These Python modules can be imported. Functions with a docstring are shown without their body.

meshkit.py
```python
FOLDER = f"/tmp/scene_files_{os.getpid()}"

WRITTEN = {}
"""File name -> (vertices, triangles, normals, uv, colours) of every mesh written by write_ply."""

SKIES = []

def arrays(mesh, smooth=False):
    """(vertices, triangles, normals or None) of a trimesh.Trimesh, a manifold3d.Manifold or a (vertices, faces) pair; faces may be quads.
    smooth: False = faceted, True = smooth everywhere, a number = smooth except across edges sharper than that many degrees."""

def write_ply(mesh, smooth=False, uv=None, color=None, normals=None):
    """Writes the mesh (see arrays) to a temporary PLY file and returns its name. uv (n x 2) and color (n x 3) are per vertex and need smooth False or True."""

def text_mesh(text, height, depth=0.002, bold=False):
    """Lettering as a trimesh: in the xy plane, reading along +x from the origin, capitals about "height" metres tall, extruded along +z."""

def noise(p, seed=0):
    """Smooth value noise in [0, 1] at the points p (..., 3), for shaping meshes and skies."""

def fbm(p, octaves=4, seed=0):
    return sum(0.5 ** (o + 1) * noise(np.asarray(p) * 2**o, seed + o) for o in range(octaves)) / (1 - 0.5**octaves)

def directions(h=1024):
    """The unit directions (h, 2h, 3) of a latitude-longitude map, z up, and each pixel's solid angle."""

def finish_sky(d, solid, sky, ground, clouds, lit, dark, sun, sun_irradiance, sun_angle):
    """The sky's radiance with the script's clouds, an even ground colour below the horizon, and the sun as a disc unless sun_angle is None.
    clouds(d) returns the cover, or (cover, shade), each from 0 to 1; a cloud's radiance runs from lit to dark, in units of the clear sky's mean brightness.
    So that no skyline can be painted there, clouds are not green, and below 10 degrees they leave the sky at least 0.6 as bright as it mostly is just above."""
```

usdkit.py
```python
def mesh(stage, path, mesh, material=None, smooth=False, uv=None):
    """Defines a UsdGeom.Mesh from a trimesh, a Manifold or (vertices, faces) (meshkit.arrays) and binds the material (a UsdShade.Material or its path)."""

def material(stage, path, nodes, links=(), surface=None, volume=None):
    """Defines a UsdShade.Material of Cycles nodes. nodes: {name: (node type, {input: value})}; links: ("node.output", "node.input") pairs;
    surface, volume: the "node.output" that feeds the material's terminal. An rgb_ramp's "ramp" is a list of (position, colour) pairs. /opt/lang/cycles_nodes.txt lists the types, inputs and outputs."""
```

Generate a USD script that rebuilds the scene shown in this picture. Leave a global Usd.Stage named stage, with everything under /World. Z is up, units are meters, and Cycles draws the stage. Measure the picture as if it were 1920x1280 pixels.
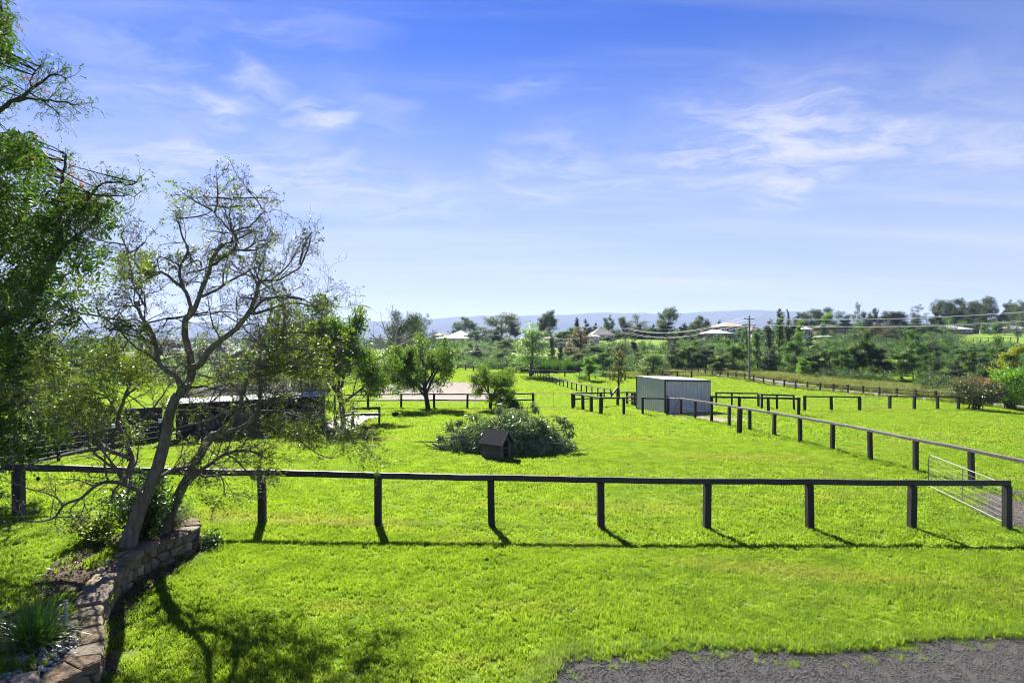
import math, random
import numpy as np, trimesh, meshkit, usdkit
from pxr import Usd, UsdGeom, UsdLux, UsdShade, Sdf, Gf, Vt
from scipy.interpolate import RBFInterpolator
from shapely.geometry import Polygon, LineString, Point, box as sbox
import shapely

stage = Usd.Stage.CreateInMemory()
UsdGeom.SetStageUpAxis(stage, 'Z'); UsdGeom.SetStageMetersPerUnit(stage, 1.0)
UsdGeom.Xform.Define(stage, '/World'); UsdGeom.Scope.Define(stage, '/World/Looks')

# ------------------------------------------------------------------ camera
F, HC, HY = 1100.0, 4.36, 632.0            # focal length in photo pixels, eye height, horizon row
cam = UsdGeom.Camera.Define(stage, '/World/camera')
cam.CreateProjectionAttr('perspective')
cam.CreateHorizontalApertureAttr(36.0); cam.CreateFocalLengthAttr(36.0 * F / 1920)
cam.CreateVerticalApertureOffsetAttr(-(640 - HY) / 1920 * 36.0)
cam.CreateClippingRangeAttr(Gf.Vec2f(0.1, 60000))
cam.CreateFocusDistanceAttr(20.0); cam.CreateFStopAttr(0.0)
cam.CreateExposureAttr(EXPOSURE := 2.05)
xf = UsdGeom.Xformable(cam); xf.AddTranslateOp().Set(Gf.Vec3d(0, 0, HC)); xf.AddRotateXYZOp().Set(Gf.Vec3f(90, 0, 0))

# ------------------------------------------------------------------ sun and sky
SUN_AZ, SUN_EL = math.radians(-19.0), math.radians(39.0)      # azimuth from +y towards +x
sun = UsdLux.DistantLight.Define(stage, '/World/sun')
sun.CreateIntensityAttr(1.25); sun.CreateAngleAttr(0.53); sun.CreateNormalizeAttr(True)
sun.CreateColorAttr(Gf.Vec3f(1.0, 0.95, 0.86))
sd = Gf.Vec3d(math.sin(SUN_AZ) * math.cos(SUN_EL), math.cos(SUN_AZ) * math.cos(SUN_EL), math.sin(SUN_EL))
UsdGeom.Xformable(sun).AddOrientOp(UsdGeom.XformOp.PrecisionDouble).Set(Gf.Quatd(Gf.Rotation(Gf.Vec3d(0, 0, 1), sd).GetQuat()))

def W(px, py, Y):
    return np.array([(px - 960) / F * Y, Y, HC - (py - HY) / F * Y])

def plane_pt(px, py):                       # where a ray meets the cloud layer (unit height)
    d = np.array([(px - 960) / F, 1.0, (HY - py) / F]); d /= np.linalg.norm(d)
    return d[:2] / (d[2] + 0.12)

SKYN = {
    'tc': ('texture_coordinate', {}),
    'sky': ('sky_texture', dict(sky_type='single_scattering', sun_disc=False, sun_elevation=SUN_EL, sun_rotation=SUN_AZ,
                                altitude=60.0, air_density=1.0, aerosol_density=0.05, ozone_density=3.0)),
    'tint': ('mix_color', dict(blend_type='multiply', fac=1.0, b=(0.37, 0.345, 0.67))), 'sat': ('hsv', dict(saturation=1.55)),
    'sep': ('separate_xyz', {}),
    'zp': ('math', dict(math_type='maximum', value2=0.0)), 'zq': ('math', dict(math_type='add', value2=0.12)),
    'ux': ('math', dict(math_type='divide')), 'uy': ('math', dict(math_type='divide')), 'uv': ('combine_xyz', {}),
    'warp': ('noise_texture', dict(scale=2.4, detail=3.0, roughness=0.55)),
    'wsub': ('vector_math', dict(math_type='subtract', vector2=(0.5, 0.5, 0.5))),
    'wsc': ('vector_math', dict(math_type='scale', scale=0.42)),
    'wuv': ('vector_math', dict(math_type='add')),
    'm1': ('mapping', dict(mapping_type='point', rotation=(0, 0, 0.35), scale=(1.0, 2.0, 1.0))),
    'n1': ('noise_texture', dict(scale=3.0, detail=9.0, roughness=0.62, distortion=0.25)),
    'm2': ('mapping', dict(mapping_type='point', rotation=(0, 0, 0.12), scale=(0.24, 1.5, 1.0))),
    'n2': ('noise_texture', dict(scale=1.0, detail=7.0, roughness=0.6, distortion=0.3)),
    'thin': ('map_range', dict(range_type='smoothstep', from_min=0.44, from_max=0.80, to_min=0.0, to_max=0.45, clamp=True)),
    'wisp': ('map_range', dict(range_type='smoothstep', from_min=0.30, from_max=0.70, to_min=0.0, to_max=1.0, clamp=True)),
    'veil': ('map_range', dict(range_type='smoothstep', from_min=0.0, from_max=0.56, to_min=0.98, to_max=0.0, clamp=True)),
    'veilm': ('map_range', dict(range_type='linear', from_min=0.25, from_max=0.7, to_min=0.82, to_max=1.05, clamp=True)),
    'veil2': ('math', dict(math_type='multiply')),
    'cov0': ('math', dict(math_type='maximum', use_clamp=True)),
    'vmix': ('mix_color', dict(blend_type='mix', b=(2.9, 3.4, 3.95))), 'cmix': ('mix_color', dict(blend_type='mix', b=(4.0, 4.1, 4.75))),
    'bg': ('background_shader', dict(strength=0.05)),
}
SKYL = [('tc.generated', 'sep.vector'), ('sep.z', 'zp.value1'), ('zp.value', 'zq.value1'), ('sep.x', 'ux.value1'), ('zq.value', 'ux.value2'),
        ('sep.y', 'uy.value1'), ('zq.value', 'uy.value2'), ('ux.value', 'uv.x'), ('uy.value', 'uv.y'),
        ('uv.vector', 'warp.vector'), ('warp.color', 'wsub.vector1'), ('wsub.vector', 'wsc.vector1'), ('wsc.vector', 'wuv.vector1'), ('uv.vector', 'wuv.vector2'),
        ('wuv.vector', 'm1.vector'), ('m1.vector', 'n1.vector'), ('uv.vector', 'm2.vector'), ('m2.vector', 'n2.vector'),
        ('n2.fac', 'thin.value'), ('n1.fac', 'wisp.value'), ('zp.value', 'veil.value'), ('n2.fac', 'veilm.value'), ('veil.result', 'veil2.value1'), ('veilm.result', 'veil2.value2'),
        ('sky.color', 'sat.color'), ('sat.color', 'tint.a'), ('tint.result', 'vmix.a'), ('vmix.result', 'cmix.a')]
# single cirrus patches at their places in the sky: centre, half sizes along and across, rotation, strength
CIRRUS = [(1430, 280, 165, 70, 0, 1.0), (1610, 262, 150, 30, .1, .95), (1490, 345, 55, 42, .3, .95), (1830, 288, 150, 34, 0, .6), (1760, 215, 130, 60, 0, .35), (1330, 320, 90, 40, 0, .6),
          (1030, 320, 100, 50, .2, .62), (1015, 372, 60, 20, 0, .5), (965, 145, 70, 35, 0, .35), (1140, 346, 60, 12, 0, .55), (590, 228, 55, 26, -.5, .95), (490, 155, 42, 32, -.6, .6), (402, 205, 55, 26, -.2, 1.0), (290, 192, 130, 34, 0, .5),
          (370, 275, 85, 18, -.1, .9), (450, 328, 290, 50, -.05, .72), (760, 378, 130, 35, 0, .55), (230, 60, 230, 60, 0, .36), (520, 40, 150, 50, 0, .30), (690, 200, 80, 50, -.4, .25)]
prev = None
for k, (cx_, cy_, hw_, hh_, rot, s) in enumerate(CIRRUS):
    u = plane_pt(cx_, cy_); a = 1.8 * np.linalg.norm(plane_pt(cx_ + hw_, cy_) - u); b = 1.8 * np.linalg.norm(plane_pt(cx_, cy_ + hh_) - plane_pt(cx_, cy_ - hh_)) / 2
    rot = rot - math.atan2((cx_ - 960) / F, 1.0)
    SKYN[f's{k}'] = ('vector_math', dict(math_type='subtract', vector2=(u[0], u[1], 0)))
    SKYN[f'r{k}'] = ('mapping', dict(mapping_type='point', rotation=(0, 0, -rot), scale=(1, 1, 1)))
    SKYN[f'q{k}'] = ('vector_math', dict(math_type='multiply', vector2=(1 / a, 1 / b, 0)))
    SKYN[f'l{k}'] = ('vector_math', dict(math_type='length'))
    SKYN[f'g{k}'] = ('map_range', dict(range_type='smootherstep', from_min=0.0, from_max=1.25, to_min=s, to_max=0.0, clamp=True))
    SKYL += [('wuv.vector', f's{k}.vector1'), (f's{k}.vector', f'r{k}.vector'), (f'r{k}.vector', f'q{k}.vector1'), (f'q{k}.vector', f'l{k}.vector1'), (f'l{k}.value', f'g{k}.value')]
    if prev is None:
        prev = f'g{k}.result'
    else:
        SKYN[f'x{k}'] = ('math', dict(math_type='maximum'))
        SKYL += [(prev, f'x{k}.value1'), (f'g{k}.result', f'x{k}.value2')]
        prev = f'x{k}.value'
SKYN['patch'] = ('math', dict(math_type='multiply')); SKYN['gate'] = ('math', dict(math_type='multiply_add', value2=0.9, value3=0.0))
SKYL += [(prev, 'patch.value1'), ('wisp.result', 'patch.value2'), ('patch.value', 'gate.value1'),
         ('gate.value', 'cov0.value1'), ('thin.result', 'cov0.value2'), ('veil2.value', 'vmix.fac'), ('cov0.value', 'cmix.fac'), ('cmix.result', 'bg.color')]
skymat = usdkit.material(stage, '/World/Looks/sky_dome', SKYN, SKYL, surface='bg.background')
dome = UsdLux.DomeLight.Define(stage, '/World/sky')
UsdShade.MaterialBindingAPI.Apply(dome.GetPrim()).Bind(skymat)
dome.GetPrim().SetCustomDataByKey('kind', 'structure')

# ------------------------------------------------------------------ helpers
rng = np.random.default_rng(7)
_used = {}
def fresh(parent, name):
    k = _used.get((parent, name), 0); _used[(parent, name)] = k + 1
    return f'{parent}/{name}' + (f'_{k:03d}' if k else '')

def P(o):
    return str(o.GetPath()) if hasattr(o, 'GetPath') else o

def tag(o, label=None, cat=None, group=None, kind=None):
    p = o.GetPrim() if hasattr(o, 'GetPrim') else o
    for k, v in (('label', label), ('category', cat), ('group', group), ('kind', kind)):
        if v: p.SetCustomDataByKey(k, v)
    return p

def obj(name, mesh, mat, parent='/World', smooth=False):
    return usdkit.mesh(stage, fresh(P(parent), name), mesh, mat, smooth=smooth).GetPrim()

def thing(name, loc=(0, 0, 0), label=None, cat=None, group=None, rotz=0.0, kind=None):
    x = UsdGeom.Xform.Define(stage, fresh('/World', name))
    x.AddTranslateOp().Set(Gf.Vec3d(*map(float, loc)))
    if rotz: x.AddRotateZOp().Set(float(math.degrees(rotz)))
    return tag(x, label, cat, group, kind)

class MB:
    """Collects triangles of one mesh."""
    def __init__(s): s.v, s.f, s.n = [], [], 0
    def add(s, v, f):
        v = np.asarray(v, float); f = np.asarray(f, int)
        if f.shape[1] == 4: f = np.vstack([f[:, [0, 1, 2]], f[:, [0, 2, 3]]])
        s.v.append(v); s.f.append(f + s.n); s.n += len(v); return s
    def tm(s, m): return s.add(m.vertices, m.faces)
    def box(s, c, size, rz=0.0, M=None):
        m = trimesh.creation.box(size)
        v = m.vertices.copy()
        if rz: v = v @ np.array([[math.cos(rz), math.sin(rz), 0], [-math.sin(rz), math.cos(rz), 0], [0, 0, 1]])
        return s.add(v + np.asarray(c, float), m.faces)
    def beam(s, a, b, w, h, ch=0.0, up=(0, 0, 1)):
        """rectangular bar from a to b, w wide (sideways) and h high, edges chamfered by ch"""
        a, b = np.asarray(a, float), np.asarray(b, float); t = b - a; t /= np.linalg.norm(t)
        x = np.cross(t, up); n = np.linalg.norm(x)
        x = np.array([1.0, 0, 0]) if n < 1e-6 else x / n
        y = np.cross(x, t)
        if ch: q = [(-w/2+ch, -h/2), (w/2-ch, -h/2), (w/2, -h/2+ch), (w/2, h/2-ch), (w/2-ch, h/2), (-w/2+ch, h/2), (-w/2, h/2-ch), (-w/2, -h/2+ch)]
        else: q = [(-w/2, -h/2), (w/2, -h/2), (w/2, h/2), (-w/2, h/2)]
        k = len(q); ring = np.array([x * i + y * j for i, j in q])
        f = [[i, (i + 1) % k, k + (i + 1) % k, k + i] for i in range(k)]
        f3 = [[0, k - 1 - i, k - 2 - i] for i in range(k - 2)] + [[k, k + i + 1, k + i + 2] for i in range(k - 2)]
        fq = np.array(f); f = np.vstack([fq[:, [0, 1, 2]], fq[:, [0, 2, 3]], np.array(f3)])
        return s.add(np.vstack([a + ring, b + ring]), f)
    def tube(s, pts, rad, sides=6, cap=True):
        v, f = tube(pts, rad, sides)
        if cap:
            k = len(v); pts = np.asarray(pts, float)
            v = np.vstack([v, pts[0], pts[-1]]); m = len(pts) - 1
            f = np.vstack([f, [[k, (i + 1) % sides, i] for i in range(sides)], [[k + 1, m * sides + i, m * sides + (i + 1) % sides] for i in range(sides)]])
        return s.add(v, f)
    def get(s): return trimesh.Trimesh(np.vstack(s.v), np.vstack(s.f), process=False)
    def build(s, name, mat, parent='/World', smooth=False): return obj(name, s.get(), mat, parent, smooth)

def tube(pts, rad, sides=6):
    p = np.asarray(pts, float); n = len(p)
    r = np.broadcast_to(np.asarray(rad, float), (n,))
    t = np.empty_like(p); t[1:-1] = p[2:] - p[:-2]; t[0] = p[1] - p[0]; t[-1] = p[-1] - p[-2]
    t /= np.linalg.norm(t, axis=1, keepdims=True) + 1e-12
    a = np.cross(t[0], [0, 0, 1.0] if abs(t[0, 2]) < 0.9 else [1.0, 0, 0]); A = np.empty_like(p)
    for i in range(n):                       # parallel transport keeps the rings from twisting
        a = a - t[i] * a.dot(t[i]); a /= np.linalg.norm(a) + 1e-12; A[i] = a
    B = np.cross(t, A); ang = np.arange(sides) * 2 * np.pi / sides
    v = p[:, None] + r[:, None, None] * (np.cos(ang)[None, :, None] * A[:, None] + np.sin(ang)[None, :, None] * B[:, None])
    i, j = np.meshgrid(np.arange(n - 1), np.arange(sides), indexing='ij'); j2 = (j + 1) % sides
    q = np.stack([i * sides + j, i * sides + j2, (i + 1) * sides + j2, (i + 1) * sides + j], -1).reshape(-1, 4)
    return v.reshape(-1, 3), np.vstack([q[:, [0, 1, 2]], q[:, [0, 2, 3]]])

def smooth_path(pts, step):
    p = np.asarray(pts, float)
    if len(p) < 3: return p
    seg = np.r_[0, np.cumsum(np.linalg.norm(np.diff(p, axis=0), axis=1))]
    n = max(3, int(seg[-1] / step) + 1)
    from scipy.interpolate import CubicSpline
    keep = np.r_[True, np.diff(seg) > 1e-6]
    return CubicSpline(seg[keep], p[keep])(np.linspace(0, seg[-1], n))

# ------------------------------------------------------------------ materials
def mat(name, c1, c2=None, scale=3.0, rough=0.8, spec=0.3, bump=0.0, bscale=None, metal=0.0, coord='position', stretch=None, detail=5.0, rnd=0.0):
    """a surface of two mottled tones; rnd varies the tone from piece to piece"""
    c2 = c2 or c1
    n = {'g': ('geometry', {}), 'n': ('noise_texture', dict(scale=scale, detail=detail, roughness=0.6)),
         'r': ('rgb_ramp', dict(ramp=[(0.32, c1), (0.68, c2)])), 'oi': ('object_info', {}),
         'rv': ('map_range', dict(range_type='linear', from_min=0, from_max=1, to_min=1 - rnd, to_max=1 + rnd)),
         'h': ('hsv', {}), 'p': ('principled_bsdf', dict(roughness=rough, specular_ior_level=spec, metallic=metal))}
    src = 'g.position'
    if coord == 'object': n['tc'] = ('texture_coordinate', {}); src = 'tc.object'
    l = [('n.fac', 'r.fac'), ('r.color', 'h.color'), ('oi.random', 'rv.value'), ('rv.result', 'h.value'), ('h.color', 'p.base_color')]
    if stretch:
        n['m'] = ('mapping', dict(mapping_type='point', scale=stretch)); l += [(src, 'm.vector'), ('m.vector', 'n.vector')]
    else: l.append((src, 'n.vector'))
    if bump:
        n['bn'] = ('noise_texture', dict(scale=bscale or scale * 4, detail=4.0)); n['b'] = ('bump', dict(strength=bump, distance=0.02))
        l += [(src, 'bn.vector') if not stretch else ('m.vector', 'bn.vector'), ('bn.fac', 'b.height'), ('b.normal', 'p.normal')]
    return usdkit.material(stage, '/World/Looks/' + name, n, l, surface='p.BSDF')

def leafmat(name, c1, c2, c3=None, trans=0.45, tcol=None, rough=0.45, spec=0.35, rnd=0.18, pscale=0.6):
    """foliage: tone differs from leaf to leaf, from clump to clump and from plant to plant; light passes through"""
    c3 = c3 or c2
    n = {'g': ('geometry', {}), 'oi': ('object_info', {}), 'n': ('noise_texture', dict(scale=pscale, detail=2.0)),
         'mx': ('mix_float', dict(fac=0.5)), 'r': ('rgb_ramp', dict(ramp=[(0.15, c1), (0.55, c2), (0.95, c3)])),
         'rv': ('map_range', dict(range_type='linear', from_min=0, from_max=1, to_min=1 - rnd, to_max=1 + rnd)), 'h': ('hsv', {}),
         'p': ('principled_bsdf', dict(roughness=rough, specular_ior_level=spec)),
         'tm': ('mix_color', dict(blend_type='multiply', fac=1.0, b=tcol or (1.5, 1.55, 0.55))), 't': ('translucent_bsdf', {}), 'mc': ('mix_closure', dict(fac=trans))}
    l = [('g.position', 'n.vector'), ('n.fac', 'mx.a'), ('g.random_per_island', 'mx.b'), ('mx.result', 'r.fac'), ('r.color', 'h.color'), ('oi.random', 'rv.value'), ('rv.result', 'h.value'),
         ('h.color', 'p.base_color'), ('h.color', 'tm.a'), ('tm.result', 't.color'), ('p.BSDF', 'mc.closure1'), ('t.BSDF', 'mc.closure2')]
    return usdkit.material(stage, '/World/Looks/' + name, n, l, surface='mc.closure')
# ------------------------------------------------------------------ terrain heights
VPX = 790.0                                    # the long paddock fences run towards this column of the horizon
FRONT = {i: (x, b, 13.33 * (1 + .0161 * i)) for i, x, b in [(-2, 36, 977), (-1, 270, 978.5), (0, 492, 980), (1, 709, 985), (2, 922, 987), (3, 1127, 991), (4, 1325, 992), (5, 1519, 993), (6, 1709, 992), (7, 1888, 992)]}
RIGHT = {i: (x, b, 40.0 * (1 - .0528 * i)) for i, (x, b) in enumerate([(1276, 780), (1303, 786), (1334, 793), (1367, 800), (1406, 810), (1451, 819), (1501, 831), (1560.5, 846), (1632, 864), (1717, 887), (1822, 914), (1955, 948)])}
def recede(i): return (1042.5 - 21.0 * i) / (1 - .0265 * i), 100.8 * (1 - .0265 * i)
def roadf(i): return (1450.4 - 19.4 * i) / (1 - .0268 * i), 91.0 * (1 - .0268 * i)
ctrl = [W(*v) for v in [(x, b, Y) for x, b, Y in list(FRONT.values()) + list(RIGHT.values())]]
ctrl += [W(x, b, Y) for x, b, Y in [(752, 766, 45.5), (813, 766.5, 45.5), (875, 767, 45.5), (937, 767, 45.5), (999, 765, 45.5), (1074, 766, 46), (1126, 777, 41), (1205, 777, 41), (1251, 778, 41),
         (1042.5, 722, 100.8), (1062, 728, 92.8), (1090, 736, 84.8), (1145, 748, 71.4), (990, 703, 125), (1172, 713, 105), (1116, 710, 110), (1059, 706, 118), (1258, 708, 105), (1340, 711, 98),
         (1450, 724, 91), (1620, 742.7, 72), (1754, 753, 64), (1860, 764, 57), (1960, 778, 52), (1497, 777, 40), (1612, 769, 48), (1668, 767, 51), (1797, 767, 52),
         (36, 866, 22.5), (186, 838, 26.3), (310, 824, 29), (500, 832, 25.5), (640, 812, 29), (1197, 765, 47.5), (1332, 772, 42.5),
         (860, 690, 130), (1300, 695, 128), (1450, 699, 125), (1600, 707, 112), (1750, 719, 98), (1900, 735, 84)]]
ctrl += [np.array(v, float) for v in [(0, 7, 0), (5, 7, -.12), (10, 7, -.28), (-5, 7, .08), (-10, 7, .35), (16, 7, -.5), (0, 0, .1), (-15, -10, .5), (15, -10, -.3), (0, -40, .3), (-40, -20, 1), (40, -20, -1.2), (-22, 12, .7), (-28, 25, -.2), (24, 14, -.9), (35, 25, -1.7), (60, 25, -2.6),
         (-20, 62, -2.2), (-45, 45, -1.8), (-40, 90, -3.8), (-100, 110, -5), (-70, 70, -3.6), (-60, 200, -6.5), (-150, 200, -7), (-200, 320, -8), (0, 150, -4.0), (-25, 160, -4.6), (4, 185, -2.0), (12, 230, 2.3), (45, 240, 3.6), (30, 190, 2.6), (46, 196, 2.8), (14, 200, .6), (20, 160, -2.6), (40, 168, -1.6), (-37, 290, 0.2), (-12, 262, 1.2), (-80, 300, -6), (-4, 190, -1.3), (-14, 275, 3.0),
         (70, 120, -3.2), (85, 130, -2.8), (100, 165, -0.4), (160, 200, 1.4), (120, 200, 1.4), (195, 240, 4.9), (140, 240, 4.4), (80, 225, 2.2), (50, 160, -3.2), (30, 150, -3.8), (90, 150, -1.6), (130, 120, -2.2), (110, 80, -2.9), (90, 50, -3.0), (160, 90, -2),
         (230, 265, 5.6), (150, 265, 5.2), (100, 265, 4.4), (60, 270, 4.2), (250, 340, 9), (150, 340, 7.5), (60, 340, 4.6), (0, 330, 3.2), (-50, 350, 0), (300, 240, 6), (350, 400, 9), (0, 420, 2), (120, 450, 5), (-120, 420, -7), (-300, 500, -8.5), (0, 650, -7), (300, 650, -4), (-400, 300, -8.5), (450, 300, 4), (500, 700, -8), (-600, 700, -9), (0, 900, -9), (-300, 100, -6), (300, 100, -1)]]
ctrl = np.array(ctrl)
_rbf = RBFInterpolator(ctrl[:, :2], ctrl[:, 2], kernel='linear', smoothing=0.35)
_gx = np.unique(np.r_[np.linspace(-1000, -120, 45), np.linspace(-120, -30, 60), np.linspace(-30, 40, 141), np.linspace(40, 130, 60), np.linspace(130, 1000, 45)])
_gy = np.unique(np.r_[np.linspace(-80, 0, 17), np.linspace(0, 60, 121), np.linspace(60, 150, 91), np.linspace(150, 420, 91), np.linspace(420, 1000, 30)])
_X, _Y = np.meshgrid(_gx, _gy, indexing='ij')
_Z = _rbf(np.c_[_X.ravel(), _Y.ravel()]).reshape(_X.shape)
from scipy.ndimage import gaussian_filter
_Z = gaussian_filter(_Z, 1.3, mode='nearest')
from scipy.interpolate import RegularGridInterpolator
_gi = RegularGridInterpolator((_gx, _gy), _Z, bounds_error=False, fill_value=None)

# the stone wall's line: the garden left of it lies higher
WALL = np.array([(-7.25, 11.85), (-6.8, 12.05), (-6.38, 11.9), (-6.2, 11.5), (-6.28, 11.0), (-6.42, 10.5), (-6.40, 9.8), (-6.12, 8.9), (-5.62, 7.95), (-5.12, 7.3), (-5.02, 6.95), (-5.35, 6.55), (-6.1, 6.15), (-7.2, 5.8), (-9.0, 5.3)])
WALLS = smooth_path(np.c_[WALL, np.zeros(len(WALL))], 0.12)[:, :2]
_wl = LineString(WALLS)
BED = Polygon(list(map(tuple, WALLS)) + [(-16, 4.0), (-30, 4), (-30, 14.5), (-14, 14.8), (-8.6, 13.0)])
def raised(x, y):
    """how much the garden bed stands above the lawn"""
    x, y = np.asarray(x, float).ravel(), np.asarray(y, float).ravel(); out = np.zeros(len(x))
    near = (x > -31) & (x < -4.5) & (y > 3) & (y < 15.5); idx = np.nonzero(near)[0]
    if len(idx):
        pts = shapely.points(x[idx], y[idx]); d = shapely.distance(pts, _wl); ins = shapely.contains(BED, pts)
        sdist = np.where(ins, d, -d)
        step = np.clip((sdist - .10) / 0.16, 0, 1)
        fade = np.clip((x[idx] + 15) / 6.5, 0, 1) * np.clip((13.3 - y[idx]) / 1.3, 0, 1)
        fade = fade * fade * (3 - 2 * fade)
        lvl = 0.42 - 0.05 * np.clip(9 - y[idx], 0, 3)
        out[idx] = np.where(ins, step * fade * lvl, 0)
    return out
def gz(x, y, bed=True):
    x, y = np.asarray(x, float), np.asarray(y, float); shp = np.broadcast(x, y).shape
    x, y = np.broadcast_to(x, shp).ravel(), np.broadcast_to(y, shp).ravel()
    z = _gi(np.c_[np.clip(x, -1000, 1000), np.clip(y, -80, 1000)])
    r = np.clip((np.hypot(x, y) - 600) / 350, 0, 1); r = r * r * (3 - 2 * r)
    z = z * (1 - r) - 9.0 * r
    near = np.clip(1 - np.hypot(x, y - 14) / 60, 0, 1)
    z = z + near * 0.03 * (meshkit.fbm(np.c_[x * .45, y * .45, 0 * x], 3, 5) - .5) + 0.12 * np.clip(np.hypot(x, y) / 60, 0, 1) * (meshkit.fbm(np.c_[x * .09, y * .09, 0 * x], 3, 9) - .5)
    if bed: z = z + raised(x, y)
    return z.reshape(shp) if shp else float(z[0])
def at(px, Y): x = (px - 960) / F * Y; return np.array([x, Y, gz(x, Y)])
def G(px, py):
    """the point of the ground seen at a place of the photograph"""
    Ys = np.geomspace(5, 900, 900); x = (px - 960) / F * Ys; z = HC - (py - HY) / F * Ys
    h = gz(x, Ys, bed=False); k = np.nonzero(z < h)[0]
    if not len(k): return np.array([x[-1], Ys[-1], h[-1]])
    k = k[0]; a, b = z[k - 1] - h[k - 1], h[k] - z[k]; t = a / (a + b + 1e-9); Y = Ys[k - 1] + t * (Ys[k] - Ys[k - 1])
    return np.array([(px - 960) / F * Y, Y, gz((px - 960) / F * Y, Y, bed=False)])

# ------------------------------------------------------------------ the ground sheet
def grid_axis(fine, lo, hi, far, n):
    a = np.arange(lo, hi, fine); g = np.geomspace(fine, 1, 2)
    up = hi + (np.geomspace(1, 1 + far, n) - 1) ; dn = lo - (np.geomspace(1, 1 + far, n)[1:] - 1)
    return np.unique(np.r_[a, up, dn])
gx = np.unique(np.r_[np.arange(-11, -4, .14), np.arange(-34, 44, .55), 44 + (np.geomspace(1, 12000, 90) - 1), -34 - (np.geomspace(1, 12000, 90) - 1)])
gy = np.unique(np.r_[np.arange(4.5, 15, .14), np.arange(-6, 70, .55), 70 + (np.geomspace(1, 14500, 150) - 1), -6 - (np.geomspace(1, 120, 12) - 1)])
def sheet(xs, ys, lift=0.0, bed=True, hole=None):
    X, Y = np.meshgrid(xs, ys, indexing='ij'); Z = gz(X, Y, bed) + lift
    n, m = X.shape; i, j = np.meshgrid(np.arange(n - 1), np.arange(m - 1), indexing='ij')
    q = np.stack([i * m + j, (i + 1) * m + j, (i + 1) * m + j + 1, i * m + j + 1], -1).reshape(-1, 4)
    return np.c_[X.ravel(), Y.ravel(), Z.ravel()], np.vstack([q[:, [0, 1, 2]], q[:, [0, 2, 3]]])

GRASS_DRY, GRASS_A, GRASS_B = (0.265, 0.255, 0.08), (0.172, 0.288, 0.024), (0.226, 0.348, 0.036)
def grass_nodes(leaf):
    n = {'g': ('geometry', {}), 'n1': ('noise_texture', dict(scale=0.22, detail=5.0, roughness=0.62)), 'n2': ('noise_texture', dict(scale=1.7, detail=4.0, roughness=0.6)),
         'ms': ('mapping', dict(mapping_type='point', scale=(0.35, 1.5, 1.0))), 'n3': ('noise_texture', dict(scale=0.33, detail=4.0, roughness=0.65)),
         'ra': ('rgb_ramp', dict(ramp=[(0.30, (0.114, 0.212, 0.018)), (0.5, GRASS_A), (0.72, GRASS_B)])),
         'rd': ('map_range', dict(range_type='smoothstep', from_min=0.50, from_max=0.76, to_min=0.0, to_max=0.7, clamp=True)),
         'dry': ('mix_color', dict(blend_type='mix', b=GRASS_DRY))}
    l = [('g.position', 'n1.vector'), ('g.position', 'n2.vector'), ('g.position', 'ms.vector'), ('ms.vector', 'n3.vector'), ('n2.fac', 'ra.fac'), ('ra.color', 'dry.a'), ('n3.fac', 'rd.value'), ('rd.result', 'dry.fac')]
    return n, l
n, l = grass_nodes(False)
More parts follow.
